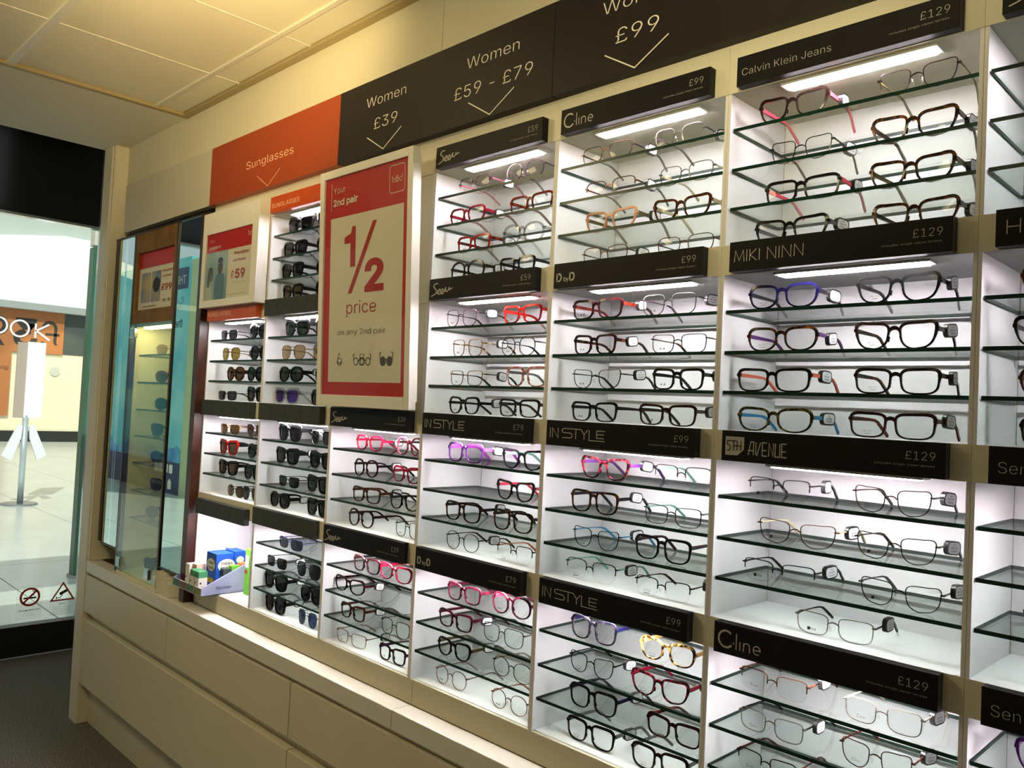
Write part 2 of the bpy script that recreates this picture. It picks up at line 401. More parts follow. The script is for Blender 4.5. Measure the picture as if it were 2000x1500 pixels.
sput('lettering', [text2d('NO SMOKING', .012, .012, 'C', .10, 0, -.073), text2d('It is against the law', .005, 0, 'C', None, 0, -.086), text2d('to smoke in these premises', .005, 0, 'C', None, 0, -.096)], sblk, t)
t = sticker('triangular red CCTV warning sticker on the shop window glass', .222, .295)
sput('triangle', [rib([(-.055, -.035), (.055, -.035), (0, .055)], .008, True)], sred, t, .0012)
sput('camera_symbol', [poly([(-.024, .008), (.012, -.010), (.018, .004), (-.018, .022)]), rib([(.0, -.006), (.012, -.022), (.03, -.022)], .004), rib([(.03, -.014), (.03, -.03)], .004)], sblk, t)
sput('lettering', [text2d('CCTV', .012, .012, 'C', None, 0, -.06)] + [text2d('images are being monitored', .0045, 0, 'C', .09, 0, -.074 - .009 * i) for i in range(5)], sblk, t)

# ------------------------------------------------------------------ counter below the display
WT = .681
wt_m = mat('white_worktop', '#e6e1d6', .3, noise=.03, nscale=5)
for i, (x0, x1, lb) in enumerate(((-.515, 1.6005, 'long cream worktop ledge running left from the joint to the corner post'), (1.6025, 3.9, 'cream worktop ledge right of the joint running out of frame'))):
    t = thing('worktop', lb, 'worktop', (x0, -.037, WT - .046), 0, 'worktop lengths'); L_ = x1 - x0
    B('slab', wt_m, t, (0, L_, 0, .056, 0, .046), bevel=.0015)
    u0 = max(x0, .388) - x0
    B('upstand', cream, t, (u0, L_, .0575, .066, .0462, .105))
def base_unit(x0, xs, lbl, left=False):
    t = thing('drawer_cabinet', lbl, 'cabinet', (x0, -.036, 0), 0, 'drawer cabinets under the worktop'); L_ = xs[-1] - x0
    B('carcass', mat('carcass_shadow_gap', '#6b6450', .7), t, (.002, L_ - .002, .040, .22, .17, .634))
    g = .0016
    prev = 0
    for xe in xs:
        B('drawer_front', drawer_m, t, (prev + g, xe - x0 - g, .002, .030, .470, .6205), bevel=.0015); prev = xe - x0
    B('finger_channel', drawer_m, t, (.001, L_ - .001, .0305, .0395, .425, .480))
    B('deep_drawer_front', drawer_m, t, (g, L_ - g, .002, .030, .171, .438), bevel=.0015)
    B('top_rail', drawer_m, t, (0, L_, .012, .0395, .6235, .6345))
    B('plinth', drawer_m, t, (0, L_, .045, .06, 0, .17))
base_unit(-.5265, [.313, 1.142], 'wide cream cabinet with push drawers beside the corner post')
base_unit(1.142, [1.98, 2.80], 'wide cream drawer cabinet cut by the bottom frame edge')

# ------------------------------------------------------------------ header boards
def header(x0, x1, m_, label, items, lm, z0=2.056, z1=2.257):
    t = thing('header_board', label, 'sign', (x0, -.005, z0), 0, 'header boards along the wall')
    B('board', m_, t, (.0008, x1 - x0 - .0008, 0, .0245, 0, z1 - z0))
    for nm, g in (items or []): place(nm, [g], lm, t, (-x0, -.0006, -z0))
    return t
def chev(xc, w=.075, wd=.0026): return rib([(xc - w, 2.104), (xc, 2.060), (xc + w, 2.104)], wd)
TH = -.009
header(div(-1), div(1), mat('pale_header_board', '#c9c3b4', .4, noise=.03, nscale=4), 'plain pale header board above the mirror cabinet', None, None)
header(div(1), div(3), hdr_orange, 'orange header board lettered Sunglasses with an arrow', [('lettering', text2d('Sunglasses', .036, TH, 'L', .298, .641, 2.136)), ('arrow', chev(.79, .073, .0016))], letter_or)
header(div(3), div(5), hdr_dark, 'dark header board lettered Women £39 and Women £59 - £79',
       [('lettering', text2d('Women', .037, TH, 'L', .172, 1.313, 2.185)), ('lettering', text2d('£39', .042, TH, 'L', .101, 1.352, 2.120)), ('arrow', chev(1.398)), ('lettering', text2d('Women', .037, TH, 'L', .172, 1.716, 2.185)), ('lettering', text2d('£59 - £79', .042, TH, 'L', .256, 1.676, 2.119)), ('arrow', chev(1.802))], letter_hdr)
header(div(5), div(7), hdr_dark, 'dark header board lettered Women £99 at top right', [('lettering', text2d('Women', .037, TH, 'L', .172, 2.120, 2.186)), ('lettering', text2d('£99', .043, TH, 'L', .101, 2.155, 2.119)), ('arrow', chev(2.204)), ('lettering', text2d('Women', .037, TH, 'L', .172, 2.524, 2.186)), ('lettering', text2d('£129', .043, TH, 'L', .128, 2.546, 2.119)), ('arrow', chev(2.61))], letter_hdr)

# ------------------------------------------------------------------ display columns
OFF = [-.112, -.183, -.252, -.318]
_mb = MB(); _mb.box(.0075, P - .0075, .008, .185, -.006, 0, 0, 1); SHELF = _mb.mesh('glass_shelf', [shelf_glass, edge_m])
_mb = MB(); _mb.box(.092, .338, .009, .042, -.004, 0); HOUS = _mb.mesh('light_housing', housing_m)
_mb = MB(); _mb.box(.100, .330, .013, .038, -.0060, -.0041); DIFF = _mb.mesh('light_diffuser', led_m)
_mb = MB(); _mb.box(0, P, 0, .2, -.052, 0); DECK = _mb.mesh('bay_deck', cream)
def deckmesh():
    mb = MB(); mb.box(0.0002, P - .0002, -.001, .0995, -.052, 0); mb.box(.0065, P - .0065, .0995, .2, -.052, 0)
    me = mb.mesh('bay_deck', [cream, bayw])
    for p in me.polygons:
        if abs(p.normal.z) > .5: p.material_index = 1
    return me
DECK = deckmesh()
UL = {1: 'narrow display column with tray of boxes at its foot, beside the mirror cabinet', 2: 'display column of sunglasses between the boxes and the £39 glasses', 3: 'display column under the big red half price poster', 4: 'display column of £59 and £79 glasses right of the red poster',
      5: 'display column of £99 glasses', 6: 'display column of £129 glasses, nearest complete one', 7: 'display column cut by the right frame edge'}
for c in range(1, 8):
    t = thing('display_unit', UL[c], 'display unit', (div(c), YF, 0), 0, 'display columns along the wall')
    B('back_panel', bayw, t, (.0065, P - .0065, .2, .208, .72, 2.058))
    for x in (0, P - .006): B('side_panel', bayw, t, (x + .0003, x + .0057, 0, .2, .7415, 1.9688))
    rows = {1: (2, 3, 4), 3: (3, 4)}.get(c, (1, 2, 3, 4))
    B('top_rail', cream, t, (.0002, P - .0002, -.001, .2, 1.9692, 2.0605))
    for r in (2, 3, 4): obj('bay_deck', DECK, t, (0, 0, ztop(r)))
    B('base_deck', bayw, t, (.0002, P - .0002, .0095, .2, .721, .7412))
    for r in (1, 2, 3, 4):
        if r not in rows:
            B('blank_panel', cream, t, (.0065, P - .0065, .002, .01, ztop(r) - .3195, ztop(r) - .0525)); continue
        zc = ztop(r) - .0522
        obj('light_housing', HOUS, t, (0, 0, zc)); obj('light_diffuser', DIFF, t, (0, 0, zc))
        if not (c == 1 and r == 4):
            for k in range(3): obj('glass_shelf', SHELF, t, (0, 0, ztop(r) + OFF[k]))

# ------------------------------------------------------------------ shelf-edge signs
def sign(c, r, board, brand, price, label, lm=letter, dz=0, blank=False):
    t = thing('shelf_sign', label, 'sign', (P * c, 0, ztop(r) - SH + dz), 0, 'shelf-edge signs')
    B('board', board, t, (0, SW, 0, .0185, 0, SH), bevel=.0006)
    if blank:
        for f in (.22, .46, .71): place('slot', [rect2(SW * f - .0022, SW * f + .0022, .017, .034)], mat('slot_black', '#0c0c0c', .6), t, (0, -.0006, 0))
        return
    if brand: place('brand_lettering', brand, lm, t, (0, -.0006, 0))
    if price:
        place('price_lettering', [text2d(price, .0175, -.012, 'R', None, SW * .962, .0245)], lm, t, (0, -.0006, 0))
        place('small_print', [text2d('includes single vision lenses', .0042, -.006, 'R', .083, SW * .96, .0155)], letter_dim, t, (0, -.0006, 0))
seen = xf(wm_script(), .030, .008, .009, .040); cl = xf(wm_cline(), .030, .008, .010); inst = xf(wm_instyle(), .0195, .011, .016, .0235)
dbyd = [text2d('D', .0235, .022, 'L', None, .008, .0135), text2d('by', .0125, .012, 'L', None, .0275, .0135), text2d('D', .0235, .022, 'L', None, .0425, .0135)]
miki = xf(wm_miki(), .0195, .010, .016, .0215); ckj = [text2d('Calvin Klein Jeans', .0175, -.012, 'L', .155, .010, .0165)]
av = xf(wm_avenue(), .0215, .050, .0125, .0185)
badge = poly([(.0075, .010), (.030, .010), (.042, .020), (.042, .041), (.0075, .041)])
ST = 'script lettering'; 
sign(4, 1, black_sign, seen, '£59', 'top black sign with silver script lettering and £59')
sign(4, 2, black_sign, seen, '£59', 'second black sign with silver script lettering and £59, below the top one')
sign(4, 3, black_sign, inst, '£79', 'black sign with angular capitals and £79')
sign(4, 4, black_sign, dbyd, '£79', 'black sign with bold letters and £79 in the bottom row')
sign(5, 1, black_sign, cl, '£99', 'black sign with large C wordmark and £99 in the top row')
sign(5, 2, black_sign, dbyd, '£99', 'black sign with bold letters and £99 in the second row')
sign(5, 3, black_sign, inst, '£99', 'black sign with angular capitals and £99 in the third row')
sign(5, 4, black_sign, inst, '£99', 'black sign with angular capitals and £99 in the bottom row')
sign(6, 1, black_sign, ckj, '£129', 'black sign with three-word name and £129 in the top row')
sign(6, 2, black_sign, miki, '£129', 'black sign with thin spaced capitals and £129 in the second row')
sign(6, 3, black_sign, [badge] + av, '£129', 'black sign with pale badge, deco capitals and £129 in the third row')
_5 = [o for o in bpy.data.objects if o.name.startswith('shelf_sign')][-1]
place('badge_lettering', xf(wm_5th(), .020, .0085, .016, .0185), black_sign, _5, (0, -.0012, 0))
sign(6, 4, black_sign, cl, '£129', 'black sign with large C wordmark and £129 in the bottom row')
sign(3, 3, black_sign, seen, '£39', 'black £39 sign with silver script directly under the red poster')
sign(3, 4, black_sign, seen, '£39', 'lower black £39 sign with silver script, bottom row')
sung = [text2d('SUNGLASSES', .0195, .0, 'L', .165, .010, .015)]
sign(2, 1, sign_orange, sung, '£39', 'orange sunglasses sign partly behind the red poster', letter_or)
sign(1, 2, sign_orange, sung, '£39', 'orange sunglasses sign below the framed £59 poster', letter_or)
sign(2, 2, dark_sign, None, None, 'blank dark board with three slots, second row beside the red poster', blank=True)
sign(2, 3, dark_sign, None, None, 'blank dark board with three slots, third row left of the script £39 sign', blank=True)
sign(2, 4, dark_sign, None, None, 'blank dark board with three slots, bottom row left of the script £39 sign', blank=True)
sign(1, 3, dark_sign, None, None, 'blank dark board with three slots, third row beside the mirror cabinet', blank=True)
sign(1, 4, dark_sign, None, None, 'blank dark board with three slots above the tray of boxes', dz=-.017, blank=True)
sign(7, 1, black_sign, xf(wm_script(), .030, .008, .009, .040), None, 'black sign cut by the frame corner at top right')
sign(7, 2, black_sign, xf(strokes([[(0, 0), (0, 1)], [(0, .5), (.8, .5)], [(.8, 0), (.8, 1)]], .07), .0195, .014, .016), None, 'black sign starting with a capital H at the right frame edge')
sen = [text2d('Sen', .022, -.015, 'L', None, .012, .015)]
sign(7, 3, black_sign, sen, None, 'black sign starting Sen in the third row at the right edge')
sign(7, 4, black_sign, sen, None, 'black sign starting Sen in the bottom row at the right edge')

# ------------------------------------------------------------------ framed posters
def specs_icon(xc, zc, k): return xf(icon_specs(), k, xc, zc)
# big half price poster: hung forward at the top
PW, PH = .412, .636
t = thing('framed_poster', 'tall white framed red poster offering half price on a second pair', 'poster', (1.178, -.004, 1.385), 0, 'framed posters')
t.rotation_euler = (math.radians(2.4), 0, 0)
B('frame', white, t, (0, .021, -.022, .0, 0, PH), (PW - .021, PW, -.022, .0, 0, PH), (.021, PW - .021, -.022, .0, 0, .031), (.021, PW - .021, -.022, .0, PH - .022, PH), bevel=.0012)
B('frame_back', white, t, (.006, PW - .006, -.0005, .008, .02, PH - .02))
B('print', red_m, t, (.021, PW - .021, -.016, -.0006, .031, PH - .022))
X0, X1, Z0, Z1 = .021, PW - .021, .031, PH - .022
place('white_field', [rect2(.049, .372, .065, .505)], paper, t, (0, -.0165, 0))
place('title_lettering', [text2d('Your', .024, -.006, 'L', .056, .060, .571), text2d('2nd pair', .024, .02, 'L', .115, .060, .538), rib([(.051, .528), (.051, .600)], .0018)], ink_white, t, (0, -.0170, 0))
place('logo', [rib(rrect(.313, .374, .535, .603, .008), .0016, True)] + specs_icon(.335, .566, .021) + specs_icon(.352, .566, .021), ink_white, t, (0, -.0170, 0))
place('half_lettering', [poly([(.145, .368), (.168, .368), (.168, .474), (.152, .474), (.147, .457), (.117, .448), (.117, .431), (.145, .431)]), text2d('2', .106, .035, 'L', .083, .212, .302), poly([(.136, .298), (.154, .298), (.262, .478), (.244, .478)])], ink_red, t, (0, -.0170, 0))
place('price_lettering', [text2d('price', .047, -.006, 'L', .132, .132, .245)], ink_red, t, (0, -.0170, 0))
place('offer_lettering', [text2d('on any 2nd pair', .0205, -.006, 'L', .215, .092, .190)], ink, t, (0, -.0170, 0))
place('pictograms', xf([rib(arc(0, 0, .25, 0, 360, 16)[:-1], .05, True), rib(arc(.0, .1, .22, 200, 340, 8), .06), rib([(-.3, -.1), (-.1, .5), (.0, .55)], .05)], .040, .104, .119) + specs_icon(.192, .119, .040) + specs_icon(.222, .119, .040) + specs_icon(.312, .119, .046) + xf([poly(arc(-.3, -.02, .24, 0, 345, 14)), poly(arc(.3, -.02, .24, 0, 345, 14))], .046, .312, .119), ink, t, (0, -.0170, 0))
mb = MB(); mb.add([(X0, -.0195, Z0), (X1, -.0195, Z0), (X1, -.0195, Z1), (X0, -.0195, Z1)], [(0, 1, 2, 3)])
obj('glazing', mb.mesh('glazing', poster_glass), t)

# £59 poster in a wide white frame
t = thing('framed_poster', 'white framed £59 prescription sun lens poster with a couple in sunglasses', 'poster', (.380, -.004, 1.694), 0, 'framed posters')
a, b_ = .396, .326
B('frame', white, t, (0, .026, -.016, .022, 0, b_), (a - .04, a, -.016, .022, 0, b_), (.026, a - .04, -.016, .022, 0, .024), (.026, a - .04, -.016, .022, b_ - .075, b_), bevel=.0012)
B('print', paper, t, (.026, a - .04, -.010, .020, .024, b_ - .075))
def pl(name, g, m_, d=-.0046): return place(name, g, m_, t, (0, d - .006, 0))
pl('red_band', [rect2(.026, a - .04, b_ - .138, b_ - .075)], red_m)
pl('band_lettering', [text2d('Your', .017, -.01, 'L', None, .046, .222), text2d('sunglasses', .016, .012, 'L', .085, .046, .199)] + specs_icon(.335, .225, .022), ink_white, -.0052)
pl('photo_sky', [rect2(.026, .186, .024, .188)], mat('photo_sky_blue', '#6f93a6', .6, c2='#9db4b6', nscale=9))
skin = mat('photo_skin', '#5c4438', .6); hair = mat('photo_hair', '#1d1715', .6)
pl('photo_man', [poly(crm([(.100, .024), (.097, .075), (.108, .105), (.122, .112), (.150, .112), (.168, .100), (.170, .05), (.166, .024)], 3))], mat('photo_blue_shirt', '#4d7288', .6), -.0052)
pl('photo_woman', [poly(crm([(.030, .024), (.030, .06), (.044, .075), (.066, .078), (.080, .060), (.084, .024)], 3))], mat('photo_striped_top', '#aab0aa', .6), -.0052)
pl('photo_faces', [poly(arc(.136, .133, .017, 0, 345, 14, .024)), poly(arc(.068, .110, .015, 0, 345, 14, .021))], skin, -.0056)
pl('photo_hair', [poly(arc(.136, .151, .019, 0, 180, 10, .016)), poly(crm([(.046, .07), (.046, .115), (.058, .137), (.078, .134), (.084, .118), (.066, .122), (.058, .10), (.060, .07)], 3)), rect2(.120, .153, .136, .143), rect2(.056, .083, .112, .118)], hair, -.0060)
pl('offer_lettering', [text2d('Prescription', .014, .006, 'L', .098, .232, .172 - .006), text2d('sun lenses', .014, .006, 'L', .086, .228, .143), text2d('£', .036, .0, 'L', None, .218, .088), text2d('59', .040, .02, 'L', .066, .246, .088)], ink_red, -.0052)
pl('fine_print', [text2d('single vision lenses included', .005, 0, 'L', .09, .225, .072), text2d('ask in store for details', .005, 0, 'L', .12, .205, .034)], mat('poster_ink_grey', '#8d877a', .6), -.0052)
mb = MB(); mb.add([(.026, -.0135, .024), (a - .04, -.0135, .024), (a - .04, -.0135, b_ - .075), (.026, -.0135, b_ - .075)], [(0, 1, 2, 3)])
obj('glazing', mb.mesh('glazing', poster_glass), t)

# ------------------------------------------------------------------ mirror cabinet by the post
TW = thing('mirror_cabinet', 'tall dark wood cabinet with two mirrors and a lit glass door', 'cabinet', (0, -.01, WT), 0)
zt = 2.028 - WT
B('edge_strip', wood_frame, TW, (-.486, -.455, 0, .03, .088, zt), (-.276, -.262, -.002, .03, 0, zt), (.138, .150, -.002, .03, 0, zt), (-.455, -.276, 0, .03, .080, .087), (.150, .340, 0, .03, .080, .087), bevel=.001)
B('edge_cap', wood_frame, TW, (-.486, .384, -.002, .029, zt, zt + .006))
B('end_panel', wood_dark, TW, (.340, .3765, -.001, .19, 0, zt))
for x0, x1 in ((-.455, -.276), (.150, .340)):
    B('mirror', mirror_m, TW, (x0, x1, .003, .008, .087, zt))
    B('mirror_backing', wood_frame, TW, (x0, x1, .009, .03, .087, zt))
B('niche_back', cream, TW, (-.499, -.2765, .10, .11, .0005, .087)); B('niche_back', cream, TW, (.1505, .3395, .10, .11, .0005, .087))
B('niche_side', cream, TW, (-.276, -.2625, .031, .11, .0005, .087)); B('niche_side', cream, TW, (.1385, .150, .031, .11, .0005, .087))
B('fascia_panel', wood_mid, TW, (-.262, -.237, .0, .02, .985, zt), (.115, .138, .0, .02, .985, zt), (-.237, .115, .0, .02, .985, 1.038), (-.237, .115, .0, .02, 1.268, zt))
lin_m = mat('cabinet_lining', '#e3e0c4', .5, noise=.03, nscale=5)
B('lining', lin_m, TW, (-.262, .138, .19, .20, 0, .985), (-.262, -.256, .02, .19, 0, .985), (.132, .138, .02, .19, 0, .985), (-.262, .138, .02, .20, .975, .985), (-.262, .138, .0, .19, 0, .006))
B('light_strip', mat('cabinet_led', '#ffffff', .5, emit='#ffeaa0', estr=30), TW, (-.22, .10, .035, .06, .968, .974))
_mb = MB(); _mb.box(-.254, .130, .035, .185, -.005, 0, 0, 1); TSH = _mb.mesh('glass_shelf', [shelf_glass, edge_m])
TZ = [1.546 - .102 * 0, 1.437, 1.328, 1.222, 1.115, 1.005, .895]
for z in TZ: obj('glass_shelf', TSH, TW, (0, 0, z - WT))
dr = B('door', door_glass, TW, (-.260, .136, -.004, .001, .012, .983))
for x, z in ((-.225, .948), (-.225, .042), (.062, .042)):
    B('door_hinge', chrome, dr, (x - .022, x + .022, -.010, .006, z - .020, z + .020), bevel=.003)
ps = B('inset_poster', paper, TW, (-.237, .115, .012, .016, 1.038, 1.268))
def pp(name, g, m_, d=.0112): return place(name, g, m_, ps, (-.237, d, 1.038))
pp('red_band', [rect2(0, .352, .168, .23)], red_m)
pp('photo', [rect2(.025, .115, .03, .148), rect2(.125, .215, .03, .148)], mat('photo_sunset', '#6b7fa8', .6, c2='#b9a878', nscale=6))
pp('photo_sunglass', [poly(arc(.176, .095, .034, 0, 345, 14, .030))], hair, .0106)
pp('offer_lettering', [text2d('Prescription', .013, .004, 'L', .098, .230, .140), text2d('sun lenses', .013, .004, 'L', .085, .230, .120), text2d('£99', .036, .014, 'L', .092, .228, .068)], ink_red, .0106)
pp('fine_print', [text2d('from', .008, 0, 'L', None, .24, .048), rect2(.05, .18, .012, .016), rect2(.245, .27, .026, .036), rect2(.29, .31, .026, .036)], mat('poster_ink_grey'), .0106)

# leaflets standing in the right niche
lf = mat('leaflet_paper', '#f2eee2', .6, noise=.08, nscale=30)
for i in range(7):
    mb = MB(); mb.box(0, .05, -.0012, .0012, 0, .078 - .0055 * i)
    o = obj('leaflet', mb.mesh('leaflet', lf), None, (.190 + .0165 * i, -.030 + .004 * (i % 2), WT + .0015))
    o.rotation_euler = (math.radians(-3 - 4 * (i % 3)), math.radians(-2), math.radians(76 - 16 * (i % 2)))
    tag(o, 'pale folded leaflet standing in the niche under the right mirror', 'leaflet', 'leaflets in the niche under the right mirror')

# ------------------------------------------------------------------ eye drop tray
TZ0 = .7414
t = thing('display_tray', 'white and lilac card tray of eye drops lettered Hycosan, overhanging the ledge'.replace(' lettered Hycosan', ''), 'tray', (.345, -.037, TZ0), 0)
lil = mat('lilac_card', '#b9bede', .5, c2='#8e9cc8', nscale=5); lilw = mat('white_card', '#dfe0ee', .5)
B('base', lilw, t, (0, .222, 0, .17, 0, .002))
mb = MB(); mb.prismx([(0, 0), (.17, 0), (.17, .095), (.155, .095), (0, .026)], .219, .222); obj('side_panel', mb.mesh('side_panel', lil), t)
mb = MB(); mb.prismx([(0, 0), (.17, 0), (.17, .095), (.155, .095), (0, .026)], 0, .003); obj('side_panel', mb.mesh('side_panel', lil), t)
B('back_panel', lil, t, (.003, .219, .167, .17, .002, .12))
B('front_lip', lilw, t, (.003, .219, 0, .002, .002, .026))
for i, h in enumerate(('#3f7f78', '#a23a3c', '#4f8a6a', '#8c9a3a')):
    place('colour_patch', [rect2(.004 + .054 * i, .056 + .054 * i, .002, .025)], mat('patch_%d' % i, h, .5, c2='#5a6a5a', nscale=60), t, (0, -.0005, 0))
place('lettering', [text2d('Hycosan', .013, .012, 'L', .052, .050, .018)], mat('navy_ink', '#1b1f45', .5), t, (.2226, 0, 0), (0, 1, 0), (0, 0, 1))
place('faded_lettering', [text2d('THE DRY EYE', .011, -.01, 'L', .05, .112, .019)], mat('pale_ink', '#9fb2dc', .5), t, (.2226, 0, 0), (0, 1, 0), (0, 0, 1))
def carton(x, y, sx, sy, h, m_, label, z=.0022, rz=0, top=None, face=None, patch=None):
    o = thing('medicine_carton', label, 'box', (.345 + x, -.037 + y, TZ0 + z), rz, 'eye drop cartons in the tray')
    B('carton', m_, o, (0, sx, 0, sy, 0, h), bevel=.0006)
    if top: B('top_band', top, o, (-.0004, sx + .0004, -.0004, sy + .0004, h * .72, h + .0004))
    for nm, g, mm in (face or []):
        place(nm, g, mm, o, (0, -.0008, 0)); place(nm, g, mm, o, (sx + .0008, 0, 0), (0, 1, 0), (0, 0, 1))
    return o
grn = mat('carton_green', '#3f8a5c', .5); wht = mat('carton_white', '#e4e0d6', .5); blu = mat('carton_blue', '#1450b4', .45); yel = mat('carton_yellow', '#dcc028', .5); lgr = mat('carton_lime', '#6cb83a', .5); org = mat('carton_orange', '#d9764a', .5)
fp = [('carton_print', [rect2(.004, .010, .030, .036), rect2(.004, .022, .020, .021), rect2(.004, .019, .016, .017), rect2(.006, .022, .004, .012)], dark_ink)]
carton(.120, .006, .030, .030, .070, wht, 'white eye drop carton with green top at the tray front, left one of the pair', top=grn, face=fp)
carton(.155, .006, .030, .030, .070, wht, 'white eye drop carton with green top at the tray front, right one of the pair', top=grn, face=fp)
carton(.050, .020, .030, .030, .078, wht, 'plain white carton behind the leaflets at the tray left', face=fp)
carton(.084, .030, .030, .030, .080, wht, 'white carton with faint red top beside the green topped pair', top=mat('carton_blush', '#d8b8ac', .5), face=fp)
lt = [('carton_label', [poly(arc(.036, .086, .030, 0, 350, 20, .021))], wht), ('yellow_patch', [rect2(.014, .058, .026, .042)], yel)]
o = carton(.120, .060, .072, .060, .125, blu, 'large blue carton with white oval label in the tray', face=lt)
for org_, rt in (((0, -.0014, 0), (1, 0, 0)), ((.0734, 0, 0), (0, 1, 0))):
    place('carton_lettering', [text2d('THERA', .012, .012, 'C', .042, .036, .088), text2d('TEARS', .012, .012, 'C', .042, .036, .072)], mat('navy_ink'), o, org_, rt)
carton(.122, .124, .070, .040, .128, blu, 'blue carton standing behind the oval labelled blue one', face=[('carton_label', [poly(arc(.020, .100, .014, 0, 350, 16, .012))], wht)])
carton(.195, .075, .022, .026, .078, grn, 'small green and white carton beside the large blue carton', top=mat('carton_dark', '#2c3a34', .5), face=[('carton_label', [rect2(.004, .018, .02, .05)], wht)])
carton(.195, .104, .022, .028, .086, lgr, 'lime green carton in the tray against the sloping side', face=[('carton_label', [rect2(.003, .019, .03, .06)], wht)])
carton(.195, .134, .022, .030, .092, wht, 'white carton with orange top at the tray rear', top=org)
carton(.255, .130, .030, .040, .150, lgr, 'tall lime green carton standing right of the tray', z=.0002, face=[('carton_label', [rect2(.003, .027, .09, .13)], wht), ('red_patch', [rect2(.003, .02, .07, .082)], ink_red)])
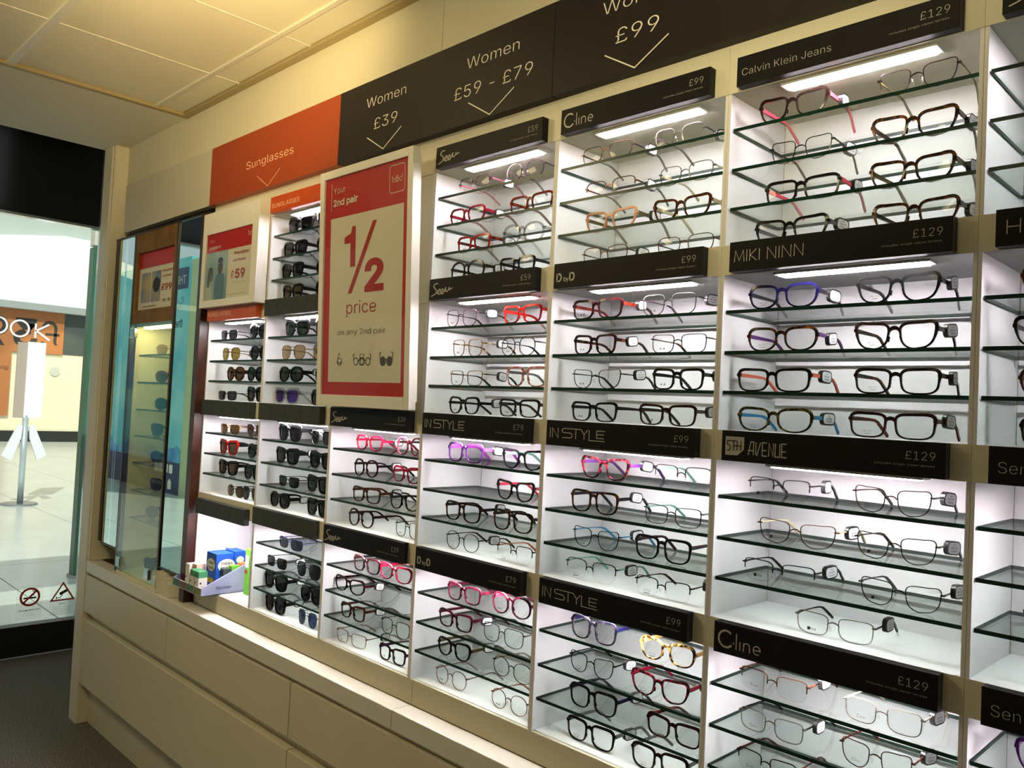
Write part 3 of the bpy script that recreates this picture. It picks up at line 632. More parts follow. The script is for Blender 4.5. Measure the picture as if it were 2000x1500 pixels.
PAIRS = '''
4 1 1 0.118 0.118 oval h plum_black rose 1
4 1 1 0.286 0.121 round m plum plum 0
4 1 2 0.088 0.13 oval a crimson crimson 1
4 1 2 0.299 0.138 rect a rust rust 1
4 1 3 0.11 0.12 rect a red rust 1
4 1 3 0.278 0.13 round a crystal crystal 1
4 1 4 0.095 0.124 round a espresso espresso 1
4 1 4 0.265 0.109 rect a black black 0
5 1 1 0.112 0.138 oval m bronze black 1
5 1 1 0.285 0.114 oval m silver plum 1
5 1 2 0.117 0.132 oval h bronze tortoise 1
5 1 2 0.296 0.123 oval m steel cream 1
5 1 3 0.121 0.132 cat a peach olive 1
5 1 3 0.292 0.128 cat a brown cream 1
5 1 4 0.112 0.122 oval m bronze olive 1
5 1 4 0.303 0.13 oval m bronze brown 1
6 1 1 0.108 0.125 cat a espresso pink 1
6 1 1 0.306 0.121 cat m espresso olive 0
6 1 2 0.12 0.112 cat m black espresso 1
6 1 2 0.299 0.129 cat a tortoise tortoise 1
6 1 3 0.123 0.132 rect a black pink 1
6 1 3 0.297 0.126 cat a tortoise olive 1
6 1 4 0.106 0.133 cat a black steel 1
6 1 4 0.305 0.129 cat a tortoise espresso 1
4 2 1 0.098 0.102 square m plum black 1
4 2 1 0.299 0.122 rect a red red 0
4 2 2 0.111 0.111 square m gold amber 1
4 2 2 0.282 0.107 round m black black 0
4 2 3 0.112 0.12 rect m gold espresso 1
4 2 3 0.309 0.128 square a blush steel 0
4 2 4 0.108 0.114 oval a black black 1
4 2 4 0.292 0.128 rect a black espresso 1
5 2 1 0.106 0.131 rect a oxblood rust 1
5 2 1 0.277 0.125 square m steel plum 1
5 2 2 0.098 0.11 rect a oxblood tortoise 1
5 2 2 0.295 0.124 rect m black brown 1
5 2 3 0.105 0.131 cat m black black 1
5 2 3 0.298 0.107 rect a black black 1
5 2 4 0.1 0.121 rect a black black 0
5 2 4 0.279 0.13 rect a oxblood espresso 1
6 2 1 0.102 0.125 oval a navy black 1
6 2 1 0.286 0.125 cat a black black 1
6 2 2 0.098 0.129 oval a tortoise purple 1
6 2 2 0.282 0.125 cat a espresso tortoise 1
6 2 3 0.085 0.138 rect a black coral 1
6 2 3 0.287 0.129 rect a espresso tortoise 1
6 2 4 0.09 0.137 oval a olive_tortoise blue 1
6 2 4 0.281 0.133 rect a oxblood rust 1
3 3 1 0.149 0.12 oval a crimson crimson 1
3 3 1 0.333 0.111 round a rose espresso 0
3 3 2 0.13 0.09 round a oxblood black 1
3 3 2 0.303 0.118 oval a crimson crimson 0
3 3 3 0.134 0.128 rect a brown brown 1
3 3 3 0.304 0.12 oval a black black 0
3 3 4 0.116 0.112 round a oxblood oxblood 0
3 3 4 0.322 0.108 square m black black 1
4 3 1 0.135 0.125 square a purple magenta 1
4 3 1 0.318 0.124 cat a black mint 0
4 3 2 0.294 0.117 cat a espresso pink 0
4 3 3 0.121 0.127 square a tortoise black 1
4 3 3 0.289 0.125 square a tortoise black 0
4 3 4 0.124 0.116 round m black black 1
4 3 4 0.301 0.117 square h black coral 0
5 3 1 0.142 0.123 cat a red_tortoise purple 1
5 3 1 0.323 0.127 square h black mint 0
5 3 2 0.115 0.122 square a tortoise black 1
5 3 2 0.301 0.129 rect m black mint 0
5 3 3 0.122 0.124 cat m black blue 1
5 3 3 0.282 0.125 square a black plum 0
5 3 4 0.111 0.132 square h black mint 1
5 3 4 0.286 0.123 rect h black tortoise 1
6 3 1 0.11 0.108 rect h black black 1
6 3 1 0.29 0.121 cat m espresso espresso 1
6 3 2 0.137 0.146 cat m brown cream 1
6 3 2 0.293 0.124 cat m espresso tortoise 1
6 3 3 0.107 0.131 rect h black black 1
6 3 3 0.301 0.125 cat m black steel 1
6 3 4 0.204 0.126 rect m silver espresso 1
3 4 1 0.169 0.121 rect a oxblood black 0
3 4 1 0.296 0.153 oval a crimson crimson 0
3 4 2 0.075 0.14 oval a oxblood oxblood 1
3 4 3 0.1 0.107 rect a brown brown 1
3 4 3 0.295 0.125 square m espresso steel 0
3 4 4 0.102 0.143 rect m rosegold rosegold 1
3 4 4 0.288 0.102 rect a purple_dark purple 0
4 4 1 0.156 0.115 rect a burgundy burgundy 0
4 4 1 0.307 0.12 round a burgundy rose 1
4 4 2 0.119 0.119 rect a burgundy burgundy 1
4 4 2 0.275 0.131 square m gunmetal steel 0
4 4 3 0.115 0.116 oval a black olive 1
4 4 3 0.307 0.128 round m black gold 0
4 4 4 0.11 0.104 round m rosegold rosegold 0
4 4 4 0.308 0.095 round m rosegold coral 1
5 4 1 0.136 0.118 square a navy_tortoise navy 0
5 4 1 0.307 0.121 oval a amber gold 1
5 4 2 0.124 0.116 cat m black black 1
5 4 2 0.288 0.126 cat a red_tortoise crimson 1
5 4 3 0.132 0.124 square a black navy 1
5 4 3 0.32 0.121 rect a oxblood rust 0
5 4 4 0.128 0.125 square a black steel 1
5 4 4 0.292 0.125 square a espresso steel 0
6 4 1 0.111 0.125 rect h bronze brown 1
6 4 1 0.286 0.119 rect m silver cream 1
6 4 2 0.105 0.121 rect m silver black 1
6 4 2 0.275 0.103 cat m bronze rust 1
6 4 3 0.099 0.11 rect h espresso rust 0
2 1 1 0.128 0.143 wayf s black black 0
2 1 1 0.291 0.122 wayf s black black 0
2 1 2 0.086 0.132 wayf s black black 0
2 1 2 0.276 0.122 round s black black 0
2 1 3 0.085 0.12 wayf s black black 0
2 1 3 0.285 0.122 rect s black black 0
2 1 4 0.094 0.117 wayf s black:gold black 0
2 1 4 0.278 0.122 wayf s black black 0
2 2 1 0.142 0.168 wayf s black:green black 0
2 2 1 0.31 0.122 wayf s black black 0
2 2 2 0.117 0.139 avi t gold:tan gold 1
2 2 2 0.286 0.12 avi t gold:tan gold 0
2 2 3 0.11 0.142 round s black:green black 1
2 2 3 0.304 0.12 round s black black 0
2 2 4 0.085 0.164 wayf s crystal:violet crystal 0
2 2 4 0.288 0.119 round s black black 0
1 2 1 0.105 0.123 rect t gunmetal black 0
1 2 1 0.307 0.119 round s black black 0
1 2 2 0.106 0.134 avi t gold:olive gold 1
1 2 2 0.311 0.12 round s black black 0
1 2 3 0.149 0.125 round s brown:brown brown 0
1 2 3 0.29 0.118 round s black black 0
1 2 4 0.097 0.131 rect t gunmetal black 0
1 2 4 0.295 0.116 wayf s black:brown black 0
1 3 1 0.148 0.137 rect t gold:brown brown 0
1 3 1 0.325 0.125 wayf t gunmetal:brown brown 0
1 3 2 0.124 0.139 wayf s red:brown black 0
1 3 2 0.33 0.125 round s black black 0
1 3 3 0.129 0.135 wayf s black:brown black 0
1 3 3 0.312 0.126 wayf s black black 0
1 3 4 0.193 0.128 round t gunmetal:brown black 0
1 3 4 0.308 0.128 avi t gunmetal black 0
2 3 1 0.142 0.13 wayf s black black 1
2 3 1 0.319 0.122 wayf t silver black 0
2 3 2 0.116 0.144 wayf s black black 1
2 3 2 0.305 0.124 wayf s black black 0
2 3 3 0.133 0.126 rect t gunmetal gunmetal 0
2 3 3 0.302 0.127 wayf s black black 0
2 3 4 0.087 0.119 round s black black 1
2 3 4 0.303 0.123 wayf s black black 0
2 4 1 0.181 0.158 rect t navy:grey navy 0
2 4 2 0.091 0.124 rect t gunmetal black 1
2 4 2 0.272 0.136 avi t gunmetal black 0
2 4 3 0.07 0.143 wayf s black black 1
2 4 3 0.291 0.112 round s black black 0
2 4 4 0.089 0.129 wayf s black black 1
2 4 4 0.282 0.112 avi t silver:navy silver 0
7 2 1 0.105 0.118 oval a brown brown 0
7 2 2 0.096 0.121 cat a black black 0
7 2 3 0.102 0.117 oval a brown brown 0
7 2 4 0.106 0.117 rect a black black 0
7 3 3 0.115 0.113 rect a black black 0
7 4 1 0.111 0.111 cat a purple purple 0
'''

# ------------------------------------------------------------------ spectacles
def sgn(v): return -1 if v < 0 else 1
def outline(sh, w_, h, n=30):
    """inner lens outline; u>0 is the outer side"""
    et, eb = {'round': (2.3, 2.15), 'oval': (3.3, 2.35), 'rect': (5.0, 3.2), 'square': (4.6, 2.8), 'cat': (3.8, 2.45), 'wayf': (4.6, 3.0), 'avi': (3.0, 2.2)}[sh]
    out = []
    for i in range(n):
        a = 2 * math.pi * i / n; c, s = math.cos(a), math.sin(a); e = et if s >= 0 else eb
        u = .5 * sgn(c) * abs(c) ** (2 / e); v = .5 * sgn(s) * abs(s) ** (2 / e)
        if sh == 'cat': v += .16 * max(0, u) * (v + .5) * 2 * abs(u) * 2; u *= 1 - .20 * (.5 - v); v -= .03 * (v < 0) * (u < 0)
        elif sh == 'rect': u *= 1 - .10 * (.5 - v); v += .04 * u * (v > 0)
        elif sh == 'square': u *= 1 - .10 * (.5 - v)
        elif sh == 'wayf': u *= 1 - .20 * (.5 - v); v += .05 * u * (v > 0)
        elif sh == 'avi': u = u * (1 - .16 * (.5 - v)) + .10 * (-v) * (-.2); v -= .06 * (v < 0) * max(0, u) * 2
        elif sh == 'oval': u *= 1 - .12 * (.5 - v); v += .10 * max(0, u) * (v + .5)
        out.append((u * w_, v * h))
    return out
def offset(pts, tf):
    n = len(pts); out = []
    for i in range(n):
        a, b = pts[(i - 1) % n], pts[(i + 1) % n]; dx, dy = b[0] - a[0], b[1] - a[1]; l = math.hypot(dx, dy) or 1e-9
        t = tf(pts[i]); out.append((pts[i][0] + dy / l * t, pts[i][1] - dx / l * t))
    return out
HT = {'rect': .033, 'oval': .034, 'cat': .035, 'square': .038, 'round': .040, 'wayf': .042, 'avi': .046}
def wrapy(x): return .005 * (x / .065) ** 2
_sp = {}
def spec_meshes(sh, ty, W):
    k = (sh, ty, W)
    if k in _sp: return _sp[k]
    thick = {'a': .0026, 's': .0042, 'm': .0012, 't': .0011, 'h': .0014}[ty]; dep = {'a': .0018, 's': .0022}.get(ty, .0008)
    metal = ty in 'mth'; h = HT[sh] * (.92 if ty in 'st' else 1); br = .0160 if metal else .0145; en = .004 if metal else .0035
    lw = (W - br - 2 * en) / 2 - (0 if metal else thick * .6); cx = br / 2 + lw / 2 + (0 if metal else thick * .3); zc = h / 2 + thick + .0004
    IN = outline(sh, lw, h); n = len(IN)
    def tf(p):
        k_ = 1 + (1.3 if ty in 'as' else .0) * max(0, p[1] / h) + (.6 if ty in 'as' and p[0] > 0 and p[1] > 0 else 0) * (p[0] / lw) * 1.2
        return thick * k_
    OUT = offset(IN, tf)
    fr = MB(); lens = []
    for s in (-1, 1):
        ids = [i for i in range(n)]
        if ty == 'h': ids = [i for i in range(n) if IN[i][1] > -.10 * h]; ids = sorted(ids, key=lambda i: (i if i < n * .6 else i - n))
        path = []; sec = []
        V = []
        for i in ids:
            (a, b), (c, d) = IN[i], OUT[i]
            xi, xo = s * (cx + a), s * (cx + c); yi, yo = wrapy(xi), wrapy(xo)
            V += [(xi, yi - dep, zc + b), (xo, yo - dep * .7, zc + d), (xo, yo + dep, zc + d), (xi, yi + dep, zc + b)]
        m_ = len(ids); F_ = []
        for i in range(m_ if ty != 'h' else m_ - 1):
            j = (i + 1) % m_
            for q in range(4):
                l = (q + 1) % 4; f = (4 * i + q, 4 * j + q, 4 * j + l, 4 * i + l); F_.append(f if s > 0 else f[::-1])
        if ty == 'h': F_ += [(0, 1, 2, 3), (4 * m_ - 1, 4 * m_ - 2, 4 * m_ - 3, 4 * m_ - 4)]
        fr.add(V, F_)
        lm_ = MB(); c0 = s * cx
        LV = [(c0, wrapy(c0) - .0012, zc)] + [(s * (cx + a * .55), wrapy(s * (cx + a * .55)) - .0009, zc + b * .55) for a, b in IN] + [(s * (cx + a), wrapy(s * (cx + a)), zc + b) for a, b in IN]
        LF = [(0, 1 + i, 1 + (i + 1) % n) for i in range(n)] + [(1 + i, 1 + n + i, 1 + n + (i + 1) % n, 1 + (i + 1) % n) for i in range(n)]
        LF = [f if s < 0 else f[::-1] for f in LF]
        lm_.add(LV, LF)
        if ty == 'h':
            E1 = offset(IN, lambda p: .0007)
            b0 = len(lm_.v); low = [i for i in range(n) if IN[i][1] <= .02 * h]
            lm_.v += [(s * (cx + a), wrapy(s * (cx + a)) - .0006, zc + b) for a, b in IN] + [(s * (cx + a), wrapy(s * (cx + a)) - .0006, zc + b) for a, b in E1]
            for i in low:
                j = (i + 1) % n
                if j in low: lm_.f.append((b0 + i, b0 + n + i, b0 + n + j, b0 + j)); lm_.mi.append(1)
        lens.append(lm_)
        # end piece and bridge
        ex, ez = cx + lw / 2 * .90, zc + h * (.30 if sh in ('cat', 'wayf', 'rect', 'square') else .22)
        eh = .0030 if ty == 's' else (.0024 if not metal else .0010)
        x0, x1 = ex + thick * .4, W / 2
        y0 = wrapy(x1)
        bx_ = [s * x0, s * x1]; bx_.sort()
        fr.box(bx_[0], bx_[1], wrapy(x0) - dep * .8, y0 + .004, ez - eh, ez + eh)
    if sh == 'avi' or (ty in 'mt' and sh == 'square'):
        pts = crm([(-br * .75, zc + h * .36), (0, zc + h * .40), (br * .75, zc + h * .36)], 4)
        if sh == 'avi': fr.sweep([((x, -.0004, z), (0, 1, 0), (0, 0, 1)) for x, z in pts], [[(-.0008, -.0008), (.0008, -.0008), (.0008, .0008), (-.0008, .0008)]] * len(pts))
    bz = .14 if metal else .28
    pts = crm([(-br * .60, zc + h * bz * .7), (-br * .3, zc + h * (bz + .05)), (0, zc + h * (bz + .08)), (br * .3, zc + h * (bz + .05)), (br * .60, zc + h * bz * .7)], 3)
    sz = .0009 if metal else (.0030 if ty == 'a' else .0036); sy = .0008 if metal else dep
    fr.sweep([((x, 0, z), (0, 1, 0), (0, 0, 1)) for x, z in pts], [[(-sy, -sz), (sy, -sz), (sy, sz), (-sy, sz)]] * len(pts))
    # nose pads
    pads = []
    for s in (-1, 1):
        pm = MB(); px, pz = s * br * .40, zc - h * (.10 if metal else .02)
        if metal:
            for ring in range(2): pass
            pm.sweep([((px - s * .001 + s * .0012 * q, .005, pz + .0045 * (q - 1) * 1.0), (0, 1, 0), (1, 0, 0)) for q in range(3)], [[(-.0008, -.0005), (.0008, -.0005), (.0008, .0005), (-.0008, .0005)], [(-.0022, -.0009), (.0022, -.0009), (.0022, .0009), (-.0022, .0009)], [(-.0008, -.0005), (.0008, -.0005), (.0008, .0005), (-.0008, .0005)]])
            pm.sweep([((s * br * .55, .001, pz + .004), (0, 1, 0), (0, 0, 1)), ((px, .0055, pz + .001), (0, 1, 0), (0, 0, 1))], [[(-.0004, -.0004), (.0004, -.0004), (.0004, .0004), (-.0004, .0004)]] * 2)
        else:
            pm.sweep([((s * br * .52 + s * .001 * q, .0015 + .001 * q, pz - .004 * q), (0, 1, 0), (1, 0, 0)) for q in range(3)], [[(-.001, -.0008), (.002, -.0008), (.002, .0008), (-.001, .0008)]] * 3)
        pads.append(pm)
    # temples
    tem = []
    zh = ez
    for s in (-1, 1):
        tm = MB(); xh = s * (W / 2 - .0015)
        st = [(0, .003, zh), (.0005, .03, zh), (.002, .06, zh - .0003), (.004, .082, zh - .001), (.005, .094, zh - .004), (.006, .106, zh * .62), (.008, .118, zh * .32), (.009, .128, .0026)]
        hs = {'a': (.0034, .0031, .0026, .0022, .0023, .0025, .0026, .0023), 's': (.0056, .0048, .0036, .0028, .0027, .0028, .0028, .0024)}.get(ty, (.0014, .0010, .0008, .0012, .0018, .0020, .0022, .0020))
        ws = .0014 if ty in 'as' else .0007
        path = []; sec = []
        for q, (dx, y, z) in enumerate(st):
            a_ = st[max(0, q - 1)]; c_ = st[min(len(st) - 1, q + 1)]; d = Vector((0, c_[1] - a_[1], c_[2] - a_[2])).normalized()
            path.append(((xh - s * dx, y + wrapy(W / 2), z), (1, 0, 0), (0, -d.z, d.y)))
            ww = ws if ty in 'as' or q < 3 else .0012
            sec.append([(-ww, -hs[q]), (ww, -hs[q]), (ww, hs[q]), (-ww, hs[q])])
        tm.sweep(path, sec); tem.append(tm)
    fm = fmat('black'); blank = [fm]
    _sp[k] = dict(front=fr.mesh('frame_front', fm, False), lens=[l.mesh('lens', [lens_clear, lens_edge], True) for l in lens], pads=[p_.mesh('nose_pad', lens_clear, True) for p_ in pads],
                  tem=[t_.mesh('temple', fm, False) for t_ in tem], zh=zh, zc=zc, h=h, lw=lw, cx=cx)
    return _sp[k]
def setm(o, m_):
    o.material_slots[0].link = 'OBJECT'; o.material_slots[0].material = m_
    return o
def stadium(w_, h, x0, x1, r):
    mb = MB(); mb.prismx(rrect(-w_ / 2, w_ / 2, -h / 2, h / 2, r, 4), x0, x1); return mb
TAG = stadium(.029, .021, -.0035, .0035, .0075).mesh('security_tag', tag_black)
TLAB = stadium(.0245, .0165, .0035, .0038, .0055).mesh('tag_label', tag_white)
_pp = {}
def price_print(p_):
    if p_ not in _pp:
        mb = MB()
        for V, F_ in [text2d(p_ + '.00', .0038, .01, 'C', .0135, 0, -.001), rect2(-.0075, .0075, -.0042, -.0036), rect2(-.006, .006, -.0056, -.0051), rect2(-.003, .003, .0045, .0052)]:
            mb.add([(.00395, a, b) for a, b in V], F_)
        _pp[p_] = mb.mesh('price_print', dark_ink)
    return _pp[p_]
_bp = {}
def brand_print(key):
    if key not in _bp:
        g = {'seen': xf(wm_script(), .0052, -.006, 0, .0062), 'cline': xf(wm_cline(), .0048, -.006, 0), 'instyle': xf(wm_instyle(), .0028, -.008, .001, .0026) + [rect2(-.007, .006, -.0025, -.0016)],
             'dbyd': [text2d('D', .0048, .012, 'L', None, -.0062, 0), text2d('by', .0026, .0, 'L', None, -.0016, 0), text2d('D', .0048, .012, 'L', None, .0016, 0)],
             'miki': xf(wm_miki(), .0026, -.0075, .001, .0024) + [rect2(-.005, .005, -.002, -.0015)], 'ckj': [text2d('Calvin Klein Jeans', .0026, -.01, 'C', .018)],
             'fifth': [poly([(-.0085, -.0005), (-.005, -.0005), (-.0035, .001), (-.0035, .0045), (-.0085, .0045)])] + xf(wm_avenue(), .0030, -.0028, .0002, .0024)}[key]
        mb = MB()
        for V, F_ in g: mb.add([(a, 0, b) for a, b in V], F_)
        _bp[key] = mb.mesh('lens_print', lens_ink)
    return _bp[key]
PRICE = {(4, 1): '£59', (4, 2): '£59', (4, 3): '£79', (4, 4): '£79'}
BRAND = {(4, 1): 'seen', (4, 2): 'seen', (4, 3): 'instyle', (4, 4): 'dbyd', (5, 1): 'cline', (5, 2): 'dbyd', (5, 3): 'instyle', (5, 4): 'instyle', (6, 1): 'ckj', (6, 2): 'miki', (6, 3): 'fifth', (6, 4): 'cline', (3, 3): 'seen', (3, 4): 'seen'}
CW = {'crystal': 'clear', 'plum_black': 'plum-black', 'olive_tortoise': 'olive-tortoiseshell', 'tortoise': 'tortoiseshell', 'red_tortoise': 'red-tortoiseshell', 'navy_tortoise': 'navy-tortoiseshell', 'purple_dark': 'deep-purple', 'rosegold': 'rose-gold', 'oxblood': 'oxblood-red'}
SWD = {'rect': 'rectangular', 'avi': 'teardrop', 'wayf': 'broad', 'cat': 'cat-eye'}
def pair(loc, rz, W, sh, ty, fc, tc, lens_key, has_tag, price, brand, label, group):
    sun = ty in 'st'; M = spec_meshes(sh, ty, W); metal = ty in 'mth'
    t = thing('sunglasses' if sun else 'eyeglasses', label, 'sunglasses' if sun else 'glasses', loc, rz, group)
    setm(obj('frame_front', M['front'], t), fmat(fc, metal))
    for i in (0, 1):
        l = obj('lens', M['lens'][i], t)
        if sun: setm(l, sunlens(lens_key))
        elif i == 0 and brand: obj('lens_print', brand_print(brand), l, (-M['cx'] + .001, wrapy(M['cx']) - .0014, M['zc'] - M['h'] * .33))
        setm(obj('temple', M['tem'][i], t), fmat(tc, metal))
        p_ = obj('nose_pad', M['pads'][i], t)
        if not metal: setm(p_, fmat(fc))
    if has_tag:
        g = obj('security_tag', TAG, t, (W / 2 + .0012, .052 + random.uniform(-.006, .012), max(M['zh'] + random.uniform(-.004, .002), .0135)))
        g.rotation_euler = (random.uniform(-.15, .15), 0, random.uniform(-.35, .1))
        obj('tag_label', TLAB, g)
        if price: obj('price_print', price_print(price), g)
    return t
LV = {1: 'top shelf', 2: 'middle shelf', 3: 'lowest shelf', 4: 'bay floor'}
rows_ = [l.split() for l in PAIRS.strip().splitlines()]
from collections import Counter
seen_n = Counter(); tot = Counter(tuple(r[:3]) for r in rows_)
for r in rows_:
    c, rw, lv = int(r[0]), int(r[1]), int(r[2]); dx, W = float(r[3]), float(r[4]); sh, ty, fc, tc, tg = r[5], r[6], r[7], r[8], int(r[9])
    lk = 'dark'
    if ':' in fc: fc, lk = fc.split(':')
    W = min(.140, max(.112, W)); W = round(W / .004) * .004
    k = tuple(r[:3]); seen_n[k] += 1
    side = 'alone' if tot[k] == 1 else ('left' if seen_n[k] == 1 else 'right')
    rn = ({2: 'upper', 3: 'lower'} if c == 1 else {3: 'upper', 4: 'lower'} if c == 3 else ORD)[rw]
    kind = 'sunglasses' if ty in 'st' else ('half-rim glasses' if ty == 'h' else 'glasses')
    cname = CW.get(fc, fc.replace('_', ' ')); tname = CW.get(tc, tc.replace('_', ' '))
    tail = f"{side} on {LV[lv]} of {rn} bay, {COLP[c]}"
    lab = f"{cname} {SWD.get(sh, sh)} {kind} with {tname} temples, {tail}" if fc != tc else f"{cname} {SWD.get(sh, sh)} {kind}, {tail}"
    if len(lab.split()) > 16: lab = f"{cname} {SWD.get(sh, sh)} {kind}, {tail}"
    dx = max(.013 + W / 2, min(P - .016 - W / 2, dx))
    pair((div(c) + dx, (.044 if lv == 1 else .054) + random.uniform(-.003, .003), ztop(rw) + OFF[lv - 1] + (.0003 if lv < 4 else -.0015)), random.uniform(-.03, .03), W, sh, ty, fc, tc, lk, tg, PRICE.get((c, rw), {3: '£39', 5: '£99', 6: '£129', 7: '£129'}.get(c)), BRAND.get((c, rw)), lab,
         'sunglasses on the shelves' if ty in 'st' else 'spectacles on the glass shelves')
# sunglasses inside the lit mirror cabinet, turned towards the room
for i, (sh, ty, fc, lk, tc, w_) in enumerate((('avi', 't', 'gold', 'tan', 'gold', 'gold teardrop sunglasses'), ('round', 's', 'rust', 'brown', 'rust', 'red round sunglasses'), ('round', 's', 'black', 'dark', 'black', 'black round sunglasses'), ('wayf', 's', 'black', 'dark', 'black', 'black broad sunglasses'),
        ('round', 's', 'navy', 'navy', 'navy', 'navy round sunglasses'), ('wayf', 's', 'black', 'dark', 'black', 'black broad sunglasses'), ('round', 's', 'black', 'dark', 'black', 'black round sunglasses'), ('wayf', 's', 'black', 'dark', 'black', 'black broad sunglasses'))):
    z = (TZ + [WT + .006])[i]
    pair((-.145 + .012 * (i % 3), .100, z + .0004), .55, .128, sh, ty, fc, tc, lk, False, None, None, w_ + ' on ' + ('shelf %s of the mirror cabinet' % ['one', 'two', 'three', 'four', 'five', 'six', 'seven'][i] + ' from its top' if i < 7 else 'the floor of the mirror cabinet'), 'sunglasses inside the mirror cabinet')

# ------------------------------------------------------------------ the mall outside
ground = struct(bpy.data.objects.new('floor_mall', None), 'pale polished stone mall floor'); col.objects.link(ground)
B('subfloor', mat('floor_joint', '#8d8d86', .8), ground, (-24, -1.69, -9, 14, -.06, -.012))
stone = mat('pale_stone_tile', '#d3d6cd', .22, noise=.06, nscale=2)
_mb = MB(); _mb.box(.004, 1.196, .004, 1.196, -.012, 0); STT = _mb.mesh('floor_tile', stone)
for i in range(16):
    for j in range(15):
        obj('floor_tile', STT, ground, (-2.89 - 1.2 * i, -8 + 1.2 * j, 0))
FX = -20.0
fac = thing('shop_facade', 'pale shop front with dark fascia across the mall', 'building', (FX, 5, 0))
def fb(name, m_, y0, y1, z0, z1, x0=-.3, x1=0): return B(name, m_, fac, (x0, x1, y0 - 5, y1 - 5, z0, z1))
fb('base_strip', mat('facade_black', '#22241f', .4), -6, 12, 0, .27, -.3, .05)
fb('lit_wall', mat('facade_cream', '#efe4c4', .6, noise=.03, nscale=1), 3.4, 12, .27, 2.25)
fb('lit_wall', mat('facade_warm', '#c98a52', .6, c2='#9a6236', nscale=2), -6, 3.4, .27, 2.25)
fb('fascia', mat('facade_slate', '#4b5350', .5, noise=.08, nscale=1), -6, 12, 2.25, 3.3, -.3, .02)
fb('soffit_band', mat('facade_grey', '#a5aaa6', .6), -6, 12, 3.3, 3.47, -.3, .3)
mb = MB(); mb.prismx([(-11, 3.47), (8, 3.47), (8, 5.15), (.25, 5.30), (-11, 2.6 + .9)], -.3, .1); obj('bulkhead', mb.mesh('bulkhead', mat('bulkhead_white', '#ffffff', .6)), fac)
fb('upper_wall', mat('upper_wall_grey', '#b9c1b8', .7), -6, 12, 3.4, 9, -.6, -.31)
for i in range(2):
    mb = MB(); mb.cyl((0, 0), .12, 0, .02, 20); o = obj('wall_disc', mb.mesh('wall_disc', mat('disc_grey', '#c4c4b8', .5)), fac, (.005, (5.25 - 5) if i == 0 else (4.1 - 5), 1.80)); o.rotation_euler = (0, math.pi / 2, 0)
place('shop_lettering', [([(a + .0, b) for a, b in V], F_) for V, F_ in [rib(arc(-1.0, 2.86, .20, 0, 360, 24)[:-1], .045, True), rib(arc(-.52, 2.82, .20, 0, 360, 24)[:-1], .045, True), rib([(-.17, 2.62), (-.17, 2.98)], .045), rib([(.13, 2.98), (-.15, 2.80), (.16, 2.58)], .045)]], mat('white_letters', '#ffffff', .5), fac, (.085, -.1, 0), (0, 1, 0), (0, 0, 1))
lamp('facade_wall_lamp', 'SPOT', (FX + 1.4, 5.2, 2.9), 60, (1, .86, .5), (-1.2, .1, -1.3), spot_size=1.6, shadow_soft_size=.1)
# orange banner standing in for a poster's reflection in the shop glass, lettering reversed
ban = thing('reflection_banner', 'orange £39 poster reflection built as a banner, lettering reversed, with a face in glasses', 'banner', (FX + .06, 5.39, 2.24))
orm = mat('reflection_orange', '#b5713f', .6, noise=.05, nscale=2)
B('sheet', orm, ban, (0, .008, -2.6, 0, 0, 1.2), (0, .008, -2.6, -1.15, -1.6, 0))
place('price_lettering', [text2d('£', .95, .0, 'L', .42, .10, .16), text2d('39', .95, .02, 'L', 1.15, .60, .16), text2d('glasses from', .13, -.005, 'L', 1.0, 1.2, -.45)], mat('reflection_black', '#2e2b26', .6), ban, (.012, 0, 0), (0, -1, 0), (0, 0, 1))
place('printed_face', [poly(arc(1.75, -1.15, .30, 0, 350, 20, .42))], mat('reflection_skin', '#a5673f', .6), ban, (.0115, 0, 0), (0, -1, 0), (0, 0, 1))
place('printed_hair', [poly(arc(1.75, -.92, .32, 0, 180, 14, .26)), rib(arc(1.58, -1.22, .12, 0, 360, 16)[:-1], .04, True), rib(arc(1.90, -1.22, .12, 0, 360, 16)[:-1], .04, True)], mat('reflection_black'), ban, (.0125, 0, 0), (0, -1, 0), (0, 0, 1))
# white totem with leaflet wings
tt = thing('totem_stand', 'white totem sign on a pole with leaflet wings and disc base', 'sign stand', (-7.74, 1.53, 0))
mb = MB(); mb.cyl((0, 0), .20, 0, .018, 36, .185); obj('base', mb.mesh('base', mat('totem_base', '#8b9290', .3, metal=.6)), tt)
mb = MB(); mb.cyl((0, .01), .033, .018, 1.05, 20); obj('pole', mb.mesh('pole', mat('totem_pole', '#c6d0d4', .3, metal=.5), True), tt)
B('panel', mat('totem_white', '#ffffff', .4), tt, (-.02, .03, -.02, .17, 1.02, 1.92), bevel=.004)
B('side_panel', mat('totem_side', '#b9a79a', .3), tt, (-.03, .0, -.12, -.021, 1.02, 1.91), bevel=.004)
for s, y0 in ((-1, -.02), (1, .05)):
    mb = MB(); pts = [(y0, .92), (y0 + s * .05, .94), (y0 + s * .20, .58), (y0 + s * .10, .52), (y0 + s * .01, .78)]
    mb.prismx(pts if s > 0 else pts[::-1], .0, .03); obj('leaflet_wing', mb.mesh('leaflet_wing', mat('totem_wing', '#eef0f4', .4)), tt)
# green pillar
gp = thing('mall_pillar', 'slim dark green pillar with cream top outside the shop window', 'pillar', (-3.42, .86, 0))
B('shaft', mat('pillar_green', '#3f6a50', .35, noise=.1, nscale=3), gp, (-.05, .05, -.055, .055, .02, 2.46), bevel=.004)
B('foot', mat('pillar_foot', '#a9b0a4', .4), gp, (-.06, .06, -.065, .065, 0, .02)); B('capital', cream, gp, (-.05, .05, -.055, .055, 2.47, 3.4), bevel=.004)
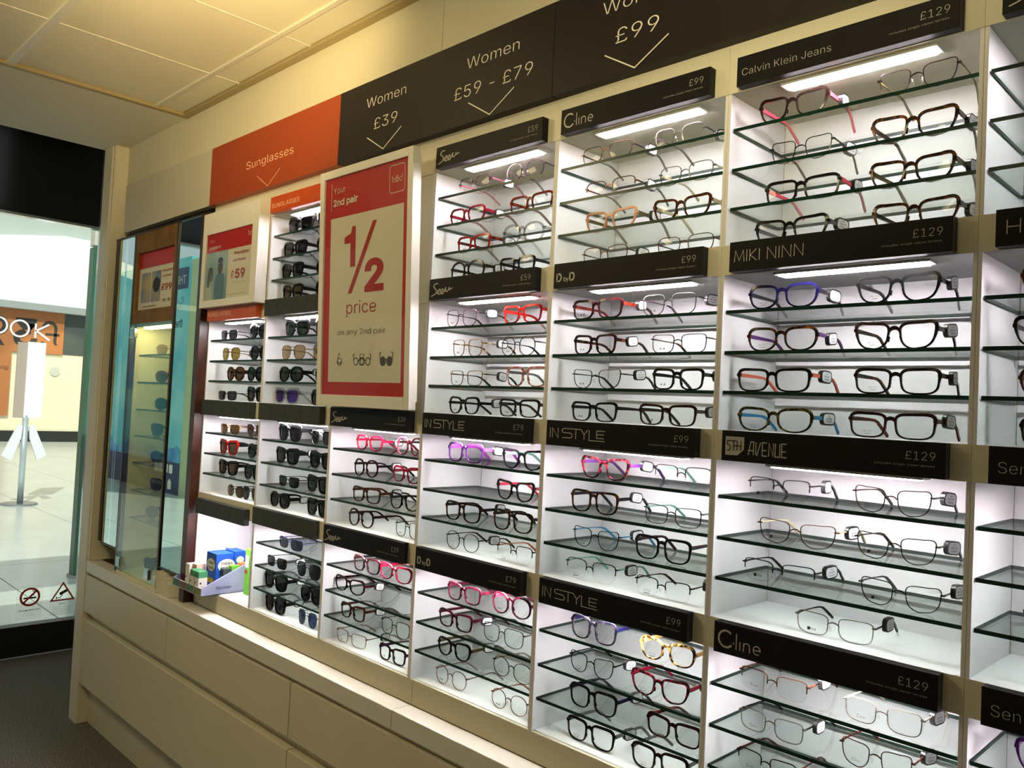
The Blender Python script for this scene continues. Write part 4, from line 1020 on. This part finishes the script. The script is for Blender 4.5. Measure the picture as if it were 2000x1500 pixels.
# blue hoarding seen in the mirrors
hb = thing('blue_hoarding', 'tall turquoise advertising hoarding with navy foot, seen in the mirrors', 'hoarding', (-7.94, -3.51, 0))
sea = mat('turquoise_print', '#55b6c2', .5, c2='#8fd0cf', nscale=1.2)
B('board', sea, hb, (-4.6, 0, -.08, 0, .44, 3.30))
B('foot_panel', mat('navy_print', '#12305c', .5), hb, (-4.6, 0, -.08, 0, 0, .44))
B('end_post', mat('pale_green_post', '#b4bf94', .5), hb, (.005, .55, -.08, .0, 0, 3.25))
def hp(n, g, m_, d=.002): return place(n, g, m_, hb, (0, d, 0), (-1, 0, 0), (0, 0, 1))
hp('navy_box', [rect2(.08, 1.0, 2.86, 3.16)], mat('navy_print'), .002)
hp('box_lettering', [text2d('THE', .17, -.01, 'L', None, .16, 2.93)], letter_hdr, .005)
hp('slogan', [text2d('Spring', .24, -.02, 'L', None, .20, 2.58), text2d('the', .17, .0, 'L', None, .20, 2.32)], mat('navy_print'), .004)
hp('wave_print', [poly([(0, .44)] + [(.12 * i, .60 + .06 * math.sin(i * .9) + .03 * math.sin(i * 2.1)) for i in range(39)] + [(4.56, .44)])], mat('deep_sea_print', '#2f78b4', .5, c2='#5aa8cc', nscale=3), .003)
hp('bottle_print', [poly(crm([(1.72, 1.5), (1.66, 1.9), (1.72, 2.1), (1.86, 2.2), (1.90, 2.5), (1.98, 2.2), (2.10, 2.1), (2.16, 1.9), (2.10, 1.5), (1.9, 1.42)], 4, True))], mat('deep_sea_print'), .004)
hp('icons', [poly(rrect(.22 + .16 * i, .34 + .16 * i, .28, .40, .02)) for i in range(4)], ink_white, .004)
hp('foot_lettering', [text2d('#fragrance', .07, 0, 'L', None, .95, .31), text2d('Click & Collect', .08, 0, 'L', None, .42, .10), poly([(.24, .06), (.36, .06), (.36, .16), (.30, .21), (.24, .16)])], ink_white, .004)
struct(B('wall_mall', mat('mall_side_wall', '#b9c3b4', .7), None, (-24, -1.72, -9.2, -9.0, 0, 5)), 'pale wall at the side of the mall')
